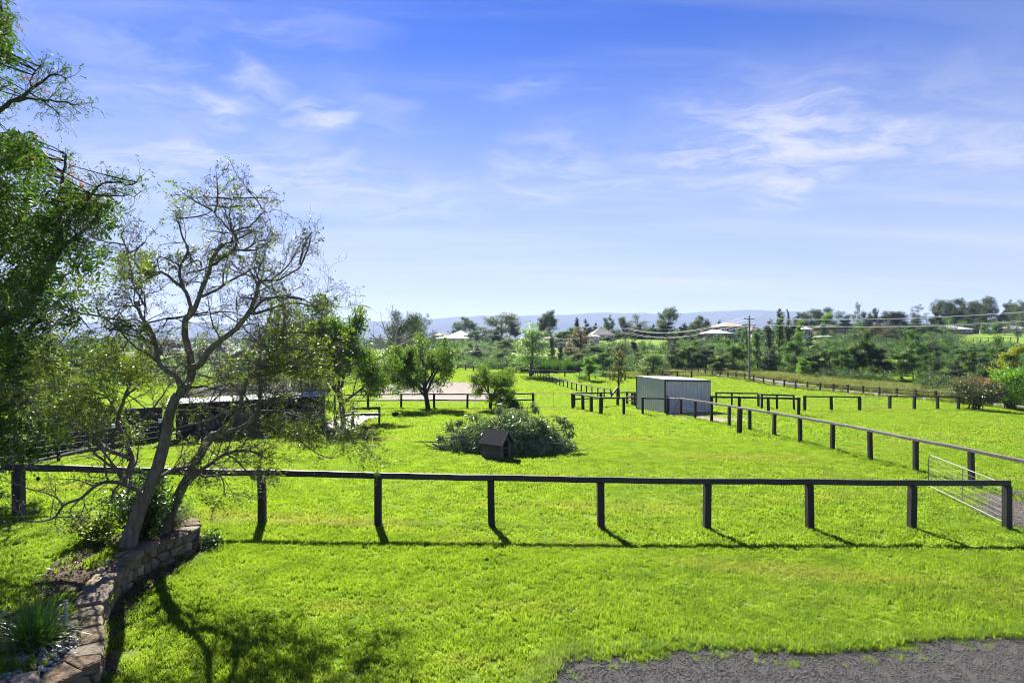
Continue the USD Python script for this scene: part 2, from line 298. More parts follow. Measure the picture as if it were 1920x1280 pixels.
n.update({'bn': ('noise_texture', dict(scale=9.0, detail=5.0, roughness=0.7)), 'b': ('bump', dict(strength=0.8, distance=0.12)), 'dk': ('mix_color', dict(blend_type='multiply', fac=1.0, b=(0.66, 0.66, 0.66))),
          'p': ('principled_bsdf', dict(roughness=0.95, specular_ior_level=0.1)), 'v': ('mapping', dict(mapping_type='point', scale=(1, 1, 1))),
          # far beyond the paddocks the fields turn to olive and brown bush
          'len': ('vector_math', dict(math_type='length')), 'fr': ('map_range', dict(range_type='smoothstep', from_min=420, from_max=700, to_min=0, to_max=1, clamp=True)),
          'fn': ('noise_texture', dict(scale=0.004, detail=6.0, roughness=0.65)), 'frp': ('rgb_ramp', dict(ramp=[(0.38, (0.022, 0.034, 0.016)), (0.52, (0.05, 0.06, 0.02)), (0.62, (0.10, 0.13, 0.03))])), 'fm': ('mix_color', dict(blend_type='mix'))})
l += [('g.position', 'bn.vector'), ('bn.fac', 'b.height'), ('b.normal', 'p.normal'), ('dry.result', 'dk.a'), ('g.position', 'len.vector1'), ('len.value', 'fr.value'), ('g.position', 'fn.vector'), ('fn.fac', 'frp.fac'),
      ('dk.result', 'fm.a'), ('frp.color', 'fm.b'), ('fr.result', 'fm.fac'), ('fm.result', 'p.base_color')]
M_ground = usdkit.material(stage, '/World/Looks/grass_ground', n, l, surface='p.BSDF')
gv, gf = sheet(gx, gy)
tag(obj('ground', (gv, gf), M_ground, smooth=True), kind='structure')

M_mount = mat('mountain_bush', (0.035, 0.05, 0.03), (0.06, 0.07, 0.04), scale=0.01, rough=1.0, spec=0.0)
# the range on the horizon: a long plateau with a broken front
mx = np.linspace(-9000, 9000, 260); my = np.linspace(0, 1, 26)
top_px = np.array([-600, -100, 100, 300, 420, 640, 800, 900, 1000, 1080, 1140, 1240, 1330, 1410, 1480, 1560, 1610, 1680, 1800, 2000, 2500])
top_py = np.array([606, 606, 606, 601, 608, 604, 598, 592, 590, 589, 586, 588, 584, 581, 583, 584, 590, 592, 592, 594, 598])
dist = 7000.0
ridge = HC + (HY - np.interp(mx / dist * F + 960, top_px, top_py)) / F * dist
ridge = ridge + 26 * (meshkit.fbm(np.c_[mx / 260, 0 * mx, 0 * mx], 4, 3) - .5)
MX, MT = np.meshgrid(mx, my, indexing='ij')
prof = np.clip(MT * 1.6, 0, 1) ** 0.8
MY = dist - 1500 * (1 - np.clip(MT * 1.6, 0, 1)) + 1800 * np.clip(MT - .62, 0, 1)
fold = meshkit.fbm(np.c_[MX.ravel() / 420, MY.ravel() / 420, 0 * MX.ravel()], 4, 8).reshape(MX.shape) - .5
MZ = -14 + (ridge[:, None] + 14) * prof + fold * 150 * np.sin(np.pi * np.clip(MT * 1.6, 0, 1)) * (MT < .62)
nn, mm = MX.shape; i, j = np.meshgrid(np.arange(nn - 1), np.arange(mm - 1), indexing='ij')
q = np.stack([i * mm + j, (i + 1) * mm + j, (i + 1) * mm + j + 1, i * mm + j + 1], -1).reshape(-1, 4)
tag(obj('hills', (np.c_[MX.ravel(), MY.ravel(), MZ.ravel()], q), M_mount, smooth=True), kind='structure')

# haze
hz = trimesh.creation.box([24400, 20000, 375]); hz.apply_translation([0, 5000, -30 + 187.5])
M_haze = usdkit.material(stage, '/World/Looks/haze', {'v': ('principled_volume', dict(color=(0.40, 0.50, 0.82), density=HAZE_D, anisotropy=0.2))}, [], volume='v.volume') if (HAZE_D := 0.00009) else None
if M_haze: tag(obj('haze', hz, M_haze), kind='stuff')
# ------------------------------------------------------------------ timber and metal
M_dark = mat('dark_stained_timber', (0.012, 0.011, 0.013), (0.028, 0.026, 0.028), scale=6, rough=0.65, spec=0.3, bump=0.35, bscale=60, stretch=(1, 1, 0.25), rnd=0.3)
M_rail = mat('dark_stained_rail', (0.014, 0.013, 0.015), (0.036, 0.033, 0.034), scale=9, rough=0.6, spec=0.35, bump=0.3, bscale=70, rnd=0.3)
M_grey = mat('weathered_rail_timber', (0.055, 0.052, 0.050), (0.17, 0.16, 0.145), scale=14, rough=0.8, spec=0.2, bump=0.5, bscale=90, stretch=(3, .4, 3), rnd=0.2)
M_old = mat('silvered_old_timber', (0.035, 0.031, 0.029), (0.11, 0.10, 0.092), scale=10, rough=0.9, spec=0.15, bump=0.5, bscale=60, rnd=0.3)
M_wire = mat('fence_wire', (0.20, 0.20, 0.20), (0.30, 0.30, 0.30), scale=30, rough=0.7, spec=0.2)
M_galv = mat('galvanised_pipe', (0.15, 0.155, 0.16), (0.24, 0.24, 0.24), scale=20, rough=0.6, metal=0.3, spec=0.3)
frng = np.random.default_rng(41)

class Run:
    """one fence: posts, rails and wires, all parts of one thing"""
    def __init__(s, name, xy, label, cat='fence', group=None):
        s.xy = [np.array(p, float) for p in xy]
        s.b = [np.array([p[0], p[1], gz(*p)]) for p in s.xy]
        s.loc = s.b[0]; s.t = thing(name, s.loc, label, cat, group)
        s.lean = [frng.normal(0, .016, 2) for _ in s.b]
    def post(s, i, H, w, m=None, round_=False):
        b = s.b[i] - s.loc; h = H * (1 + frng.normal(0, .006)); top = b + [s.lean[i][0] * h, s.lean[i][1] * h, h]
        k = MB()
        if round_:
            n = 8; zz = [-.25, h - .02, h]; rr = [w / 2 * 1.04, w / 2, w / 2 * .8]
            k.tube([b + (top - b) * (z / h) for z in zz], np.array(rr) * (1 + frng.normal(0, .04)), n)
        else:
            d = s.xy[min(i + 1, len(s.xy) - 1)] - s.xy[max(i - 1, 0)]; d = np.r_[d / np.linalg.norm(d), 0]
            k.beam(b - [0, 0, .25], top, w, w * .95, .012, up=d)
        return k.build('post', m or M_dark, s.t)
    def rail(s, i, j, z0, h, w, m, over=(0, 0), off=0.0, z1=None):
        a, b = s.b[i] - s.loc, s.b[j] - s.loc; z1 = z0 if z1 is None else z1
        a = a + [s.lean[i][0] * z0, s.lean[i][1] * z0, z0]; b = b + [s.lean[j][0] * z1, s.lean[j][1] * z1, z1]
        d = (b - a) / np.linalg.norm(b - a); side = np.array([d[1], -d[0], 0]); side /= np.linalg.norm(side)
        a = a - d * over[0] + side * off; b = b + d * over[1] + side * off
        # sawn timber is never quite straight
        n = 4; t = np.linspace(0, 1, n + 1); mid = a + (b - a) * t[:, None]; mid[1:-1] += np.c_[frng.normal(0, .006, (n - 1, 2)), frng.normal(-.004, .006, n - 1)]
        k = MB()
        q = np.array([(-w/2+.008, -h/2), (w/2-.008, -h/2), (w/2, -h/2+.008), (w/2, h/2-.008), (w/2-.008, h/2), (-w/2+.008, h/2), (-w/2, h/2-.008), (-w/2, -h/2+.008)])
        up = np.cross(side, d); ring = np.array([side * p + up * r for p, r in q]); up *= np.sign(up[2])
        V = (mid[:, None] + ring[None]).reshape(-1, 3); ii, jj = np.meshgrid(np.arange(n), np.arange(8), indexing='ij'); j2 = (jj + 1) % 8
        Q = np.stack([ii * 8 + jj, ii * 8 + j2, (ii + 1) * 8 + j2, (ii + 1) * 8 + jj], -1).reshape(-1, 4)
        e = [[0, 7 - x, 6 - x] for x in range(6)] + [[n * 8, n * 8 + x + 1, n * 8 + x + 2] for x in range(6)]
        k.add(V, np.vstack([Q[:, [0, 1, 2]], Q[:, [0, 2, 3]], np.array(e)]))
        return k.build('rail', m, s.t)
    def wire(s, i, j, z, r=0.0025):
        a, b = s.b[i] - s.loc + [0, 0, z], s.b[j] - s.loc + [0, 0, z]
        return MB().tube([a, (a + b) / 2 - [0, 0, .012], b], r, 4, cap=False).build('wire', M_wire, s.t)

def xyY(px, Y): return ((px - 960) / F * Y, Y)

# ---- the near fence: nine bays of one heavy dark rail
fr = Run('post_and_rail_fence', [xyY(FRONT[i][0], FRONT[i][2]) for i in range(-2, 8)], 'long black timber fence with one heavy top rail crossing the foreground lawn', 'fence')
for i in range(10):
    fr.post(i, 1.09, .165 if i else .19)
    if i < 9:
        fr.rail(i, i + 1, 1.16, .135, .08, M_rail, over=(.32 if i == 0 else -.001, .075 if i == 8 else -.001))
        for z in (.28, .62, .88): fr.wire(i, i + 1, z, .0016)

# ---- the long right-hand paddock fence
rp = [xyY(RIGHT[i][0], RIGHT[i][2]) for i in range(12)]
rf = Run('post_and_rail_fence', rp, 'long wire and weathered top rail fence running from the shed gate to the right edge', 'fence')
for i in range(12):
    rf.post(i, 1.15 if i else 1.22, .15, round_=False)
    if i < 11:
        rf.rail(i, i + 1, 1.205, .1, .16, M_grey, over=(.12 if i == 0 else -.001, -.001))
        for z in (.3, .62, .92): rf.wire(i, i + 1, z, .0016)
k = xyY(1386, 36.3 - 5.6)
ex = Run('strainer_post', [k, (k[0] + .3, k[1] - .9)], 'stout lone strainer post standing tight against the weathered rail fence', 'post'); ex.post(0, 1.3, .2)

# ---- the mid fence with two rails, left of the wire gate
mp = [xyY(628 + 62 * i, 45.5) for i in range(7)]
mf = Run('post_and_rail_fence', mp, 'black two-rail fence in front of the pale sand arena', 'fence')
for i in range(7):
    mf.post(i, 1.2, .17, round_=True)
    if i < 6:
        for z in (1.13, .66): mf.rail(i, i + 1, z, .1, .07, M_rail, over=(.05, .05), off=-.1)

def pipe_gate(name, a, b, h, label, m, bars, r=.02, mesh_=False, uprights=1, diag=False, z0=.12, cat='gate'):
    a, b = np.array(a, float), np.array(b, float); loc = np.array([*a, gz(*a)]); t = thing(name, loc, label, cat)
    B = np.array([*b, gz(*b)]) - loc; A = np.zeros(3); lo, hi = z0, z0 + h
    d = B / np.linalg.norm(B); c = .12
    fr_ = [A + [0, 0, lo], A + [0, 0, hi - c], A + d * c + [0, 0, hi], B - d * c + [0, 0, hi], B + [0, 0, hi - c], B + [0, 0, lo], A + [0, 0, lo]]
    MB().tube(fr_, r, 8).build('frame', m, t)
    for q in range(bars):
        z = lo + (hi - lo) * (q + 1) / (bars + 1)
        MB().tube([A + [0, 0, z], B + [0, 0, z]], r * (.22 if mesh_ else .62), 6).build('bar', M_wire if mesh_ else m, t)
    for q in range(uprights):
        s_ = (q + 1) / (uprights + 1)
        MB().tube([A + B * s_ + [0, 0, lo], A + B * s_ + [0, 0, hi]], r * .8, 6).build('upright', m, t)
    if mesh_:
        k_ = MB(); n_ = int(np.linalg.norm(B) / .17)
        for q in range(1, n_): k_.tube([A + B * q / n_ + [0, 0, lo], A + B * q / n_ + [0, 0, hi]], r * .12, 3, cap=False)
        k_.build('mesh_panel', M_wire, t)
    if diag: MB().tube([A + [0, 0, hi], A + B * .62 + [0, 0, lo]], r * .9, 6).build('brace', m, t)
    for z in (lo + .12, hi - .18): MB().tube([A + [0, 0, z - .05], A + [0, 0, z + .05]], r * 1.7, 8).build('hinge', m, t)
    return t
pipe_gate('wire_gate', xyY(1003, 45.6), xyY(1072, 46.0), 1.08, 'thin wire mesh gate closing the gap behind the brush pile', M_galv, 5, r=.016, mesh_=True)
pipe_gate('farm_gate', xyY(1884, 14.95), xyY(1741, 18.6), .98, 'silver pipe gate swung open behind the last post of the near fence', M_galv, 6, r=.015, mesh_=True)
pipe_gate('stock_gate', xyY(1275, 40.3), xyY(1252.5, 41.3), 1.05, 'small silver barred gate with a diagonal brace at the shed corner', M_galv, 7, r=.028, uprights=0, diag=True)
pipe_gate('wire_gate', xyY(1615, 48.2), xyY(1665, 50.8), 1.0, 'light wire gate in the opening of the far right yard fence', M_galv, 4, r=.014, mesh_=True)

# ---- laneway yard by the shed
def simple(name, pxs, label, rails, H=1.2, w=.16, m=None, mr=None, skip=(), round_=False, over=(.06, .06), off=0.0, railw=.09, group=None, wires=(), rh=.1):
    R = Run(name, [xyY(*p) for p in pxs], label, 'fence', group)
    for i in range(len(pxs)):
        if i not in skip: R.post(i, H, w, m, round_)
        if i < len(pxs) - 1:
            for z in rails: R.rail(i, i + 1, z, rh, railw, mr or M_rail, over=over, off=off)
            for z in wires: R.wire(i, i + 1, z)
    return R
simple('yard_fence', [(1074, 46.2), (1093, 44.2), (1108.5, 42.6), (1126, 41)], 'short yard fence with a pale top rail just right of the thin wire gate', [1.16], mr=M_grey, w=.2, railw=.14)
simple('yard_fence', [(1127.5, 41), (1169.5, 41)], 'single bay black yard fence left of the narrow opening near the shed', [1.14], w=.19, over=(.05, .05), off=-.12)
simple('yard_fence', [(1205, 41), (1251, 40.6)], 'single bay black yard fence between the narrow opening and the barred gate', [1.14], w=.18, over=(.05, .05), off=-.12)
simple('yard_fence', [(1252, 41.6), (1240, 43.2), (1229, 45), (1209, 48.2), (1190, 50.5), (1176, 54)], 'three-rail lane fence beside the left wall of the grey shed', [1.18, .8, .42], w=.2, mr=M_old, railw=.12)
simple('yard_fence', [(1076, 47.2), (1127, 49), (1158, 51), (1186, 52)], 'black two-rail lane fence running behind the narrow opening towards the shed', [1.15, .68], w=.18, off=-.1)
br = Run('brace_rail', [xyY(1143, 50), xyY(1158, 51)], 'slanting timber brace leaning on the tall post near the lane', 'brace')
br.post(1, 1.62, .18); MB().beam(np.array([0, 0, .72]), br.b[1] - br.b[0] + [0, -.1, 1.6], .12, .14, .01).build('strut', M_dark, br.t)

# ---- the fence that runs away from the lane to the far paddock
simple('paddock_fence', [recede(i) for i in range(11, -11, -1)], 'long fence with pale top rail receding from the lane to the pale poplar', [1.14], H=1.2, w=.15, mr=M_grey, railw=.12, over=(-.001, -.001), wires=(.5, .85))
simple('paddock_fence', [(1172, 104), (1144, 107), (1116, 110), (1087, 113.5), (1059, 117), (1029, 121), (1000, 124)], 'dark single-rail fence across the far side of the middle paddock', [1.12], H=1.2, w=.2, rh=.15, over=(0, 0))
simple('paddock_fence', [(1214.5, 107), (1242.5, 105.5), (1270, 104), (1297, 101)], 'dark fence corner in the rough grass beyond the shed roof', [1.1], H=1.25, w=.22, rh=.14)
simple('paddock_fence', [(858, 128), (873, 127), (888, 126)], 'short dark fence beyond the small round tree left of the far fence line', [1.1, .6], H=1.2, w=.2, rh=.14)
# ---- the old fence along the road
simple('roadside_fence', [roadf(i) for i in range(16, -12, -1)], 'old silvered two-rail fence overgrown with weeds along the road', [1.02, .55], H=1.22, w=.2, m=M_old, mr=M_old, railw=.08, rh=.11, over=(0, 0))
# ---- right yards
simple('yard_fence', [(1334, 42), (1386, 41.2), (1441, 40.4), (1497, 39.8)], 'black yard fence ending at a stout post right of the grey shed', [1.13], w=.2, rh=.13, over=(.1, .1), wires=(.4, .8))
simple('yard_fence', [(1343, 51), (1372, 50.6), (1422, 50), (1428, 47), (1457, 46.5), (1489, 46)], 'second black yard fence just behind the one right of the shed', [1.16], w=.16, rh=.12)
simple('yard_fence', [(1509, 45.5), (1559, 46.8), (1611.5, 48)], 'two bay black fence left of the light wire gate at far right', [1.13], w=.18, rh=.11)
simple('yard_fence', [(1668.5, 51), (1714, 51.3), (1758, 51.6), (1797, 52)], 'black single-rail fence ending at the bush with orange tips', [1.14], w=.2, rh=.11)
# ---- far dark rails under the trees and on the hillside lawn
simple('roadside_fence', [(1596, 112), (1618, 111), (1640, 110), (1663, 109), (1688, 108), (1712, 107)], 'dark fence in the gap between the belt trees above the road', [1.1, .6], w=.25, rh=.2, railw=.12)
simple('hillside_fence', [(1783 + 14 * i, 212 + .2 * i) for i in range(11)], 'thin dark fence across the sunlit hillside lawn below the houses', [1.25], H=1.35, w=.2, rh=.12)
# ------------------------------------------------------------------ sheds, stable, houses
def corrugated(a, b, zlo, zhi, pitch, depth, thick=0.0):
    """a ribbed steel sheet standing between the points a and b: trapezoid ribs, one side to the front"""
    a, b = np.array(a, float), np.array(b, float); L = np.linalg.norm(b - a); d = (b - a) / L; nrm = np.array([d[1], -d[0]])
    n = max(1, int(round(L / pitch))); p = L / n; s, o = [], []
    for k in range(n):
        for u, w_ in ((0, 0), (.55, 0), (.65, 1), (.9, 1)): s.append((k + u) * p); o.append(w_ * depth)
    s.append(L); o.append(0); s, o = np.array(s), np.array(o)
    xy = a + d * s[:, None] + nrm * o[:, None]; m = len(s)
    z0 = np.broadcast_to(zlo, (m,)) if np.ndim(zlo) == 0 else np.interp(s / L, [0, 1], zlo); z1 = np.broadcast_to(zhi, (m,)) if np.ndim(zhi) == 0 else np.interp(s / L, [0, 1], zhi)
    v = np.vstack([np.c_[xy, z0], np.c_[xy, z1]]); q = np.array([[i, i + 1, m + i + 1, m + i] for i in range(m - 1)])
    return v, q

M_shed = mat('grey_wall_steel', (0.46, 0.445, 0.42), (0.52, 0.505, 0.48), scale=1.5, rough=0.75, spec=0.15, rnd=0.04)
M_shedroof = mat('pale_roof_steel', (0.30, 0.30, 0.29), (0.38, 0.38, 0.37), scale=2, rough=0.45, spec=0.5, rnd=0.05)
M_trim = mat('dark_trim_steel', (0.03, 0.03, 0.034), (0.04, 0.04, 0.045), scale=3, rough=0.5)
# the grey field shed: four sheeted walls, skillion roof
sA = np.array(xyY(1247, 42.0)); dl = np.array([(622 - 960) / F, 1.0]); dl /= np.linalg.norm(dl); dr = np.array([dl[1], -dl[0]])
sB, sC = sA + dl * 4.1, sA + dr * 3.75; sD = sB + dr * 3.5
zb = gz(*sA) - .15; loc = np.array([*sA, gz(*sA)])
sh = thing('field_shed', loc, 'pale grey ribbed steel shed with a dark corner trim in the paddock', 'shed')
def shp(name, v, q, m): return obj(name, (np.asarray(v) - loc, q), m, sh)
hF, hR = gz(*sA) + 2.38, gz(*sA) + 2.26
wall_i = 0
for (p, q_, z1) in ((sB, sA, (hF, hF)), (sA, sC, (hF, hR)), (sC, sD, (hR, hR)), (sD, sB, (hR, hF))):
    n_ = 5 if np.linalg.norm(q_ - p) > 3.9 else 4
    for c_ in range(n_):
        a_, b_ = p + (q_ - p) * c_ / n_, p + (q_ - p) * (c_ + 1) / n_
        za, zb_ = z1[0] + (z1[1] - z1[0]) * c_ / n_, z1[0] + (z1[1] - z1[0]) * (c_ + 1) / n_
        v, q = corrugated(a_, b_, zb, (za, zb_), .27, .036)
        shp('wall_sheet', v, q, M_shed)
up = np.array([0, 0, 1.0])
def p3(p, z): return np.array([*p, z])
o_ = .07
ra, rb, rc, rd = p3(sA - dl * o_ - dr * o_, hF + .05), p3(sB + dl * o_ - dr * o_, hF + .05), p3(sC - dl * o_ + dr * o_, hR + .05), p3(sD + dl * o_ + dr * o_, hR + .05)
n_ = 7
for c_ in range(n_):
    k = MB(); a0, a1 = ra + (rb - ra) * c_ / n_, ra + (rb - ra) * (c_ + 1) / n_; b0, b1 = rc + (rd - rc) * c_ / n_, rc + (rd - rc) * (c_ + 1) / n_
    g_ = (a1 - a0) * .006; lift = np.array([0, 0, .004 * (c_ % 2)])
    V = np.array([a0 + g_, a1 - g_, b1 - g_, b0 + g_]) + lift; k.add(np.vstack([V, V - [0, 0, .03]]), np.array([[0, 3, 2, 1], [4, 5, 6, 7], [0, 1, 5, 4], [1, 2, 6, 5], [2, 3, 7, 6], [3, 0, 4, 7]]))
    shp('roof_sheet', k.get().vertices, k.get().faces, M_shedroof)
for nm, a_, b_, w_, h_ in (('corner_trim', p3(sA - dr * .025 - dl * .025, zb), p3(sA - dr * .025 - dl * .025, hF), .11, .11), ('eave_trim', p3(sA - dl * .05, hF - .02), p3(sC - dl * .05, hR - .02), .05, .12),
                           ('corner_trim', p3(sC + dr * .02 - dl * .02, zb), p3(sC + dr * .02 - dl * .02, hR), .07, .07), ('corner_trim', p3(sB - dr * .02, zb), p3(sB - dr * .02, hF), .06, .06)):
    k = MB().beam(a_, b_, w_, h_, .008).get(); shp(nm, k.vertices, k.faces, M_trim if nm != 'corner_trim' or a_[0] < sA[0] + .5 else M_shed)

# ---- the stable at left: dark sheeted walls, posts, veranda roof with a bright eave, hipped main roof
M_wallbrown = mat('dark_brown_cladding', (0.032, 0.027, 0.026), (0.055, 0.047, 0.044), scale=3, rough=0.7, bump=.2, rnd=.15)
M_door = mat('stable_door_timber', (0.11, 0.10, 0.092), (0.17, 0.155, 0.14), scale=8, rough=0.75, rnd=.15, stretch=(3, 3, .6))
M_roofgrey = mat('grey_roof_steel', (0.075, 0.070, 0.066), (0.12, 0.112, 0.105), scale=1.2, rough=1.0, spec=0.0, rnd=.08)
M_eave = mat('light_ribbed_awning', (0.46, 0.46, 0.45), (0.58, 0.58, 0.57), scale=4, rough=0.8, spec=0.1, rnd=.05)
e0, e1 = W(312, 757, 27.6), W(612, 741, 30.2)               # eave line, left to right
d2 = (e1 - e0)[:2]; L2 = np.linalg.norm(d2); d2 /= L2; back = np.array([-d2[1], d2[0]])
sl = np.array([*e0[:2], gz(*e0[:2])]); stb = thing('stable', sl, 'long dark stable with a bright corrugated awning behind the bare tree', 'stable')
def sp(name, mb, m, par=None): g = mb.get(); return obj(name, (g.vertices - sl, g.faces), m, par or stb)
def L(u, w_, z): p = e0[:2] + d2 * u + back * w_; return np.array([p[0], p[1], z])
ez = lambda u: e0[2] + (e1[2] - e0[2]) * u / L2
gz0 = lambda u, w_: gz(*(e0[:2] + d2 * u + back * w_))
nb = 6
for k_ in range(nb):                                         # ribbed awning sheets
    u0, u1 = L2 * k_ / nb, L2 * (k_ + 1) / nb; m = MB(); nr = 9; us = np.linspace(u0, u1, nr * 4 + 1)
    rib = np.array([.03 if (i % 4) in (1, 2) else 0 for i in range(len(us))])
    lo = np.array([L(u, -.25, ez(u) + r_) for u, r_ in zip(us, rib)]); hi = np.array([L(u, .5, ez(u) + .17 + r_) for u, r_ in zip(us, rib)]); c_ = len(us)
    m.add(np.vstack([lo, hi, lo - [0, 0, .012], hi - [0, 0, .012]]), np.array([[i, i + 1, c_ + i + 1, c_ + i] for i in range(c_ - 1)] + [[2 * c_ + i + 1, 2 * c_ + i, 3 * c_ + i, 3 * c_ + i + 1] for i in range(c_ - 1)] + [[2 * c_ + i, 2 * c_ + i + 1, i + 1, i] for i in range(c_ - 1)]))
    sp('awning_sheet', m, M_eave)
stL, apron = L, None
hip = [L(.3, .51, ez(0) + .16), L(L2 + .3, .51, ez(L2) + .16), L(L2 + .3, 6.4, ez(L2) + .16), L(.3, 6.4, ez(0) + .16), L(3.4, 3.9, ez(3) + .85), L(L2 - 2.2, 3.9, ez(L2) + .85)]
for nm, idx in (('roof_slope', [0, 1, 5, 4]), ('roof_slope', [2, 3, 4, 5]), ('roof_slope', [3, 0, 4]), ('roof_slope', [1, 2, 5])):
    pts = np.array([hip[i] for i in idx]); m = MB(); k_ = len(pts); nn_ = np.cross(pts[1] - pts[0], pts[2] - pts[0]); nn_ /= np.linalg.norm(nn_); nn_ *= np.sign(nn_[2])
    f = [[0, 1, 2]] + ([[0, 2, 3]] if k_ == 4 else []); m.add(np.vstack([pts, pts - nn_ * .05]), np.array(f + [[k_ + x[0], k_ + x[2], k_ + x[1]] for x in f]))
    sp(nm, m, M_roofgrey)
for a_, b_ in ((4, 5), (0, 4), (1, 5)): sp('ridge_cap', MB().beam(np.array(hip[a_]) + [0, 0, .02], np.array(hip[b_]) + [0, 0, .02], .2, .06, .01), M_roofgrey)
for side in range(2):
    w_ = 1.3 if side == 0 else 6.1
    n_ = 8
    for k_ in range(n_):
        u0, u1 = .2 + (L2 - .3) * k_ / n_, .2 + (L2 - .3) * (k_ + 1) / n_; zlo = min(gz0(u0, w_), gz0(u1, w_)) - .3; zt = ez(u0) + .36
        m = MB()
        if side == 0 and k_ in (1, 3, 5, 6):
            m.beam(L(u0 + .03, w_, zlo + .8), L(u1 - .03, w_, zlo + .8), .05, 1.35); d_ = sp('stall_door', m, M_door)
            for q in range(6): sp('door_board', MB().beam(L(u0 + .1 + q * (u1 - u0 - .2) / 6, w_ - .04, zlo + .16), L(u0 + .1 + q * (u1 - u0 - .2) / 6, w_ - .04, zlo + 1.46), .16, .03), M_door, d_)
            sp('wall_panel', MB().beam(L(u0, w_ + .06, zt - .18), L(u1, w_ + .06, zt - .18), .04, .36), M_wallbrown)
        else:
            v, q = corrugated(L(u0, w_, 0)[:2], L(u1, w_, 0)[:2], zlo, zt, .11, .02); m.add(v, q); sp('wall_panel', m, M_wallbrown)
for u in (0.2, L2 - .1):
    m = MB(); v, q = corrugated(L(u, 6.1, 0)[:2], L(u, 1.3, 0)[:2], gz0(u, 3) - .4, ez(u) + .36, .11, .02); m.add(v, q); sp('wall_panel', m, M_wallbrown)
for k_ in range(6):
    u = .15 + (L2 - .3) * k_ / 5; sp('veranda_post', MB().beam(L(u, -.1, gz0(u, 0) - .2), L(u, -.1, ez(u) + .0), .12, .12, .01), M_dark)
sp('eave_beam', MB().beam(L(.1, -.1, ez(0) - .08), L(L2 - .1, -.1, ez(L2) - .08), .08, .14, .01), M_dark)
sp('kick_rail', MB().beam(L(.2, 1.2, gz0(.2, 1) + .32), L(L2, 1.2, gz0(L2, 1) + .32), .06, .16, .01), M_dark)

# concrete apron, black rails and a white trough board right of the stable
M_conc = mat('pale_concrete', (0.32, 0.30, 0.275), (0.40, 0.38, 0.355), scale=1.5, rough=0.85)
ap = [G(632, 814), G(652, 812), G(690, 786), G(712, 783), G(712, 774), G(640, 776), G(600, 800)]
apron = poly = Polygon([(p[0], p[1]) for p in ap]); tri = trimesh.creation.extrude_polygon(poly.buffer(0), .12, engine='earcut'); v = tri.vertices.copy(); top_ = v[:, 2] > .06
v[:, 2] = gz(v[:, 0], v[:, 1]) + np.where(top_, .06, -.1); aloc = np.array([*v[:, :2].mean(0), 0]); aloc[2] = gz(*aloc[:2])
tag(obj('concrete_apron', (v, tri.faces), M_conc), kind='structure')
simple('hitching_rail', [(663, 33.2), (711, 33.2)], 'low black hitching rail on the concrete beside the stable', [.62, .98], H=1.05, w=.11, rh=.13)
simple('hitching_rail', [(630, 29.6), (661, 32.6)], 'short dark rail along the edge of the concrete apron', [.72], H=.85, w=.14, rh=.12)

# ---- ribbed steel boundary fence at left
M_cb = mat('dark_fence_steel', (0.040, 0.046, 0.042), (0.060, 0.066, 0.058), scale=2, rough=0.55, spec=0.35, rnd=.08)
cpts = [np.array(xyY(-160, 19.0)), np.array(xyY(36, 22.6)), np.array(xyY(186, 26.2)), np.array(xyY(306, 28.6))]
cl = np.array([*cpts[0], gz(*cpts[0])]); cf = thing('steel_panel_fence', cl, 'dark ribbed steel panel fence at far left ending at the stable', 'fence')
path = LineString(cpts); nP = int(path.length / 2.4); pp = [np.array(path.interpolate(path.length * k_ / nP).coords[0]) for k_ in range(nP + 1)]
for k_ in range(nP):
    a_, b_ = pp[k_], pp[k_ + 1]; za, zb_ = gz(*a_), gz(*b_); dd = (b_ - a_) / np.linalg.norm(b_ - a_)
    v, q = corrugated(a_ + dd * .04, b_ - dd * .04, (za - .05, zb_ - .05), (za + 1.6, zb_ + 1.6), .1, .035); obj('panel', (v - cl, q), M_cb, cf)
    for z in (.06, 1.62):
        g = MB().beam([*a_, za + z], [*b_, zb_ + z], .06, .05, .005).get(); obj('capping', (g.vertices - cl, g.faces), M_cb, cf)
    g = MB().beam([*a_, za - .1], [*a_, za + 1.66], .07, .07, .005).get(); obj('post', (g.vertices - cl, g.faces), M_cb, cf)
# white-topped wire fence standing in front of it
M_white = mat('white_paint', (0.70, 0.70, 0.68), (0.8, 0.8, 0.78), scale=5, rough=0.6)
wf = Run('wire_fence', [xyY(x, Y) for x, Y in ((-60, 18.6), (16, 20.0), (110, 21.9), (212, 24.3), (300, 26.4))], 'pale strand wire fence with white-topped posts in front of the steel panels', 'fence')
for i in range(5):
    p = wf.post(i, 1.05, .1)
    g = MB().tube([wf.b[i] - wf.loc + [0, 0, 1.04], wf.b[i] - wf.loc + [0, 0, 1.2]], .062, 8).build('post_cap', M_white, wf.t)
    if i < 4:
        for z in (.12, .4, .65, .88, 1.08): wf.wire(i, i + 1, z, .009 if z > .1 else .016)
lg = MB(); a_, b_ = G(60, 872), G(330, 818); pth = smooth_path([a_ + [0, 0, .1], (a_ + b_) / 2 + [0, 0, .22], b_ + [0, 0, .15]], .6); lg.tube(pth - a_, np.linspace(.07, .04, len(pth)), 8)
t = thing('fallen_pole', a_, 'long pale pole lying in the grass beside the wire fence', 'pole'); lg.build('shaft', M_old, t, smooth=True)

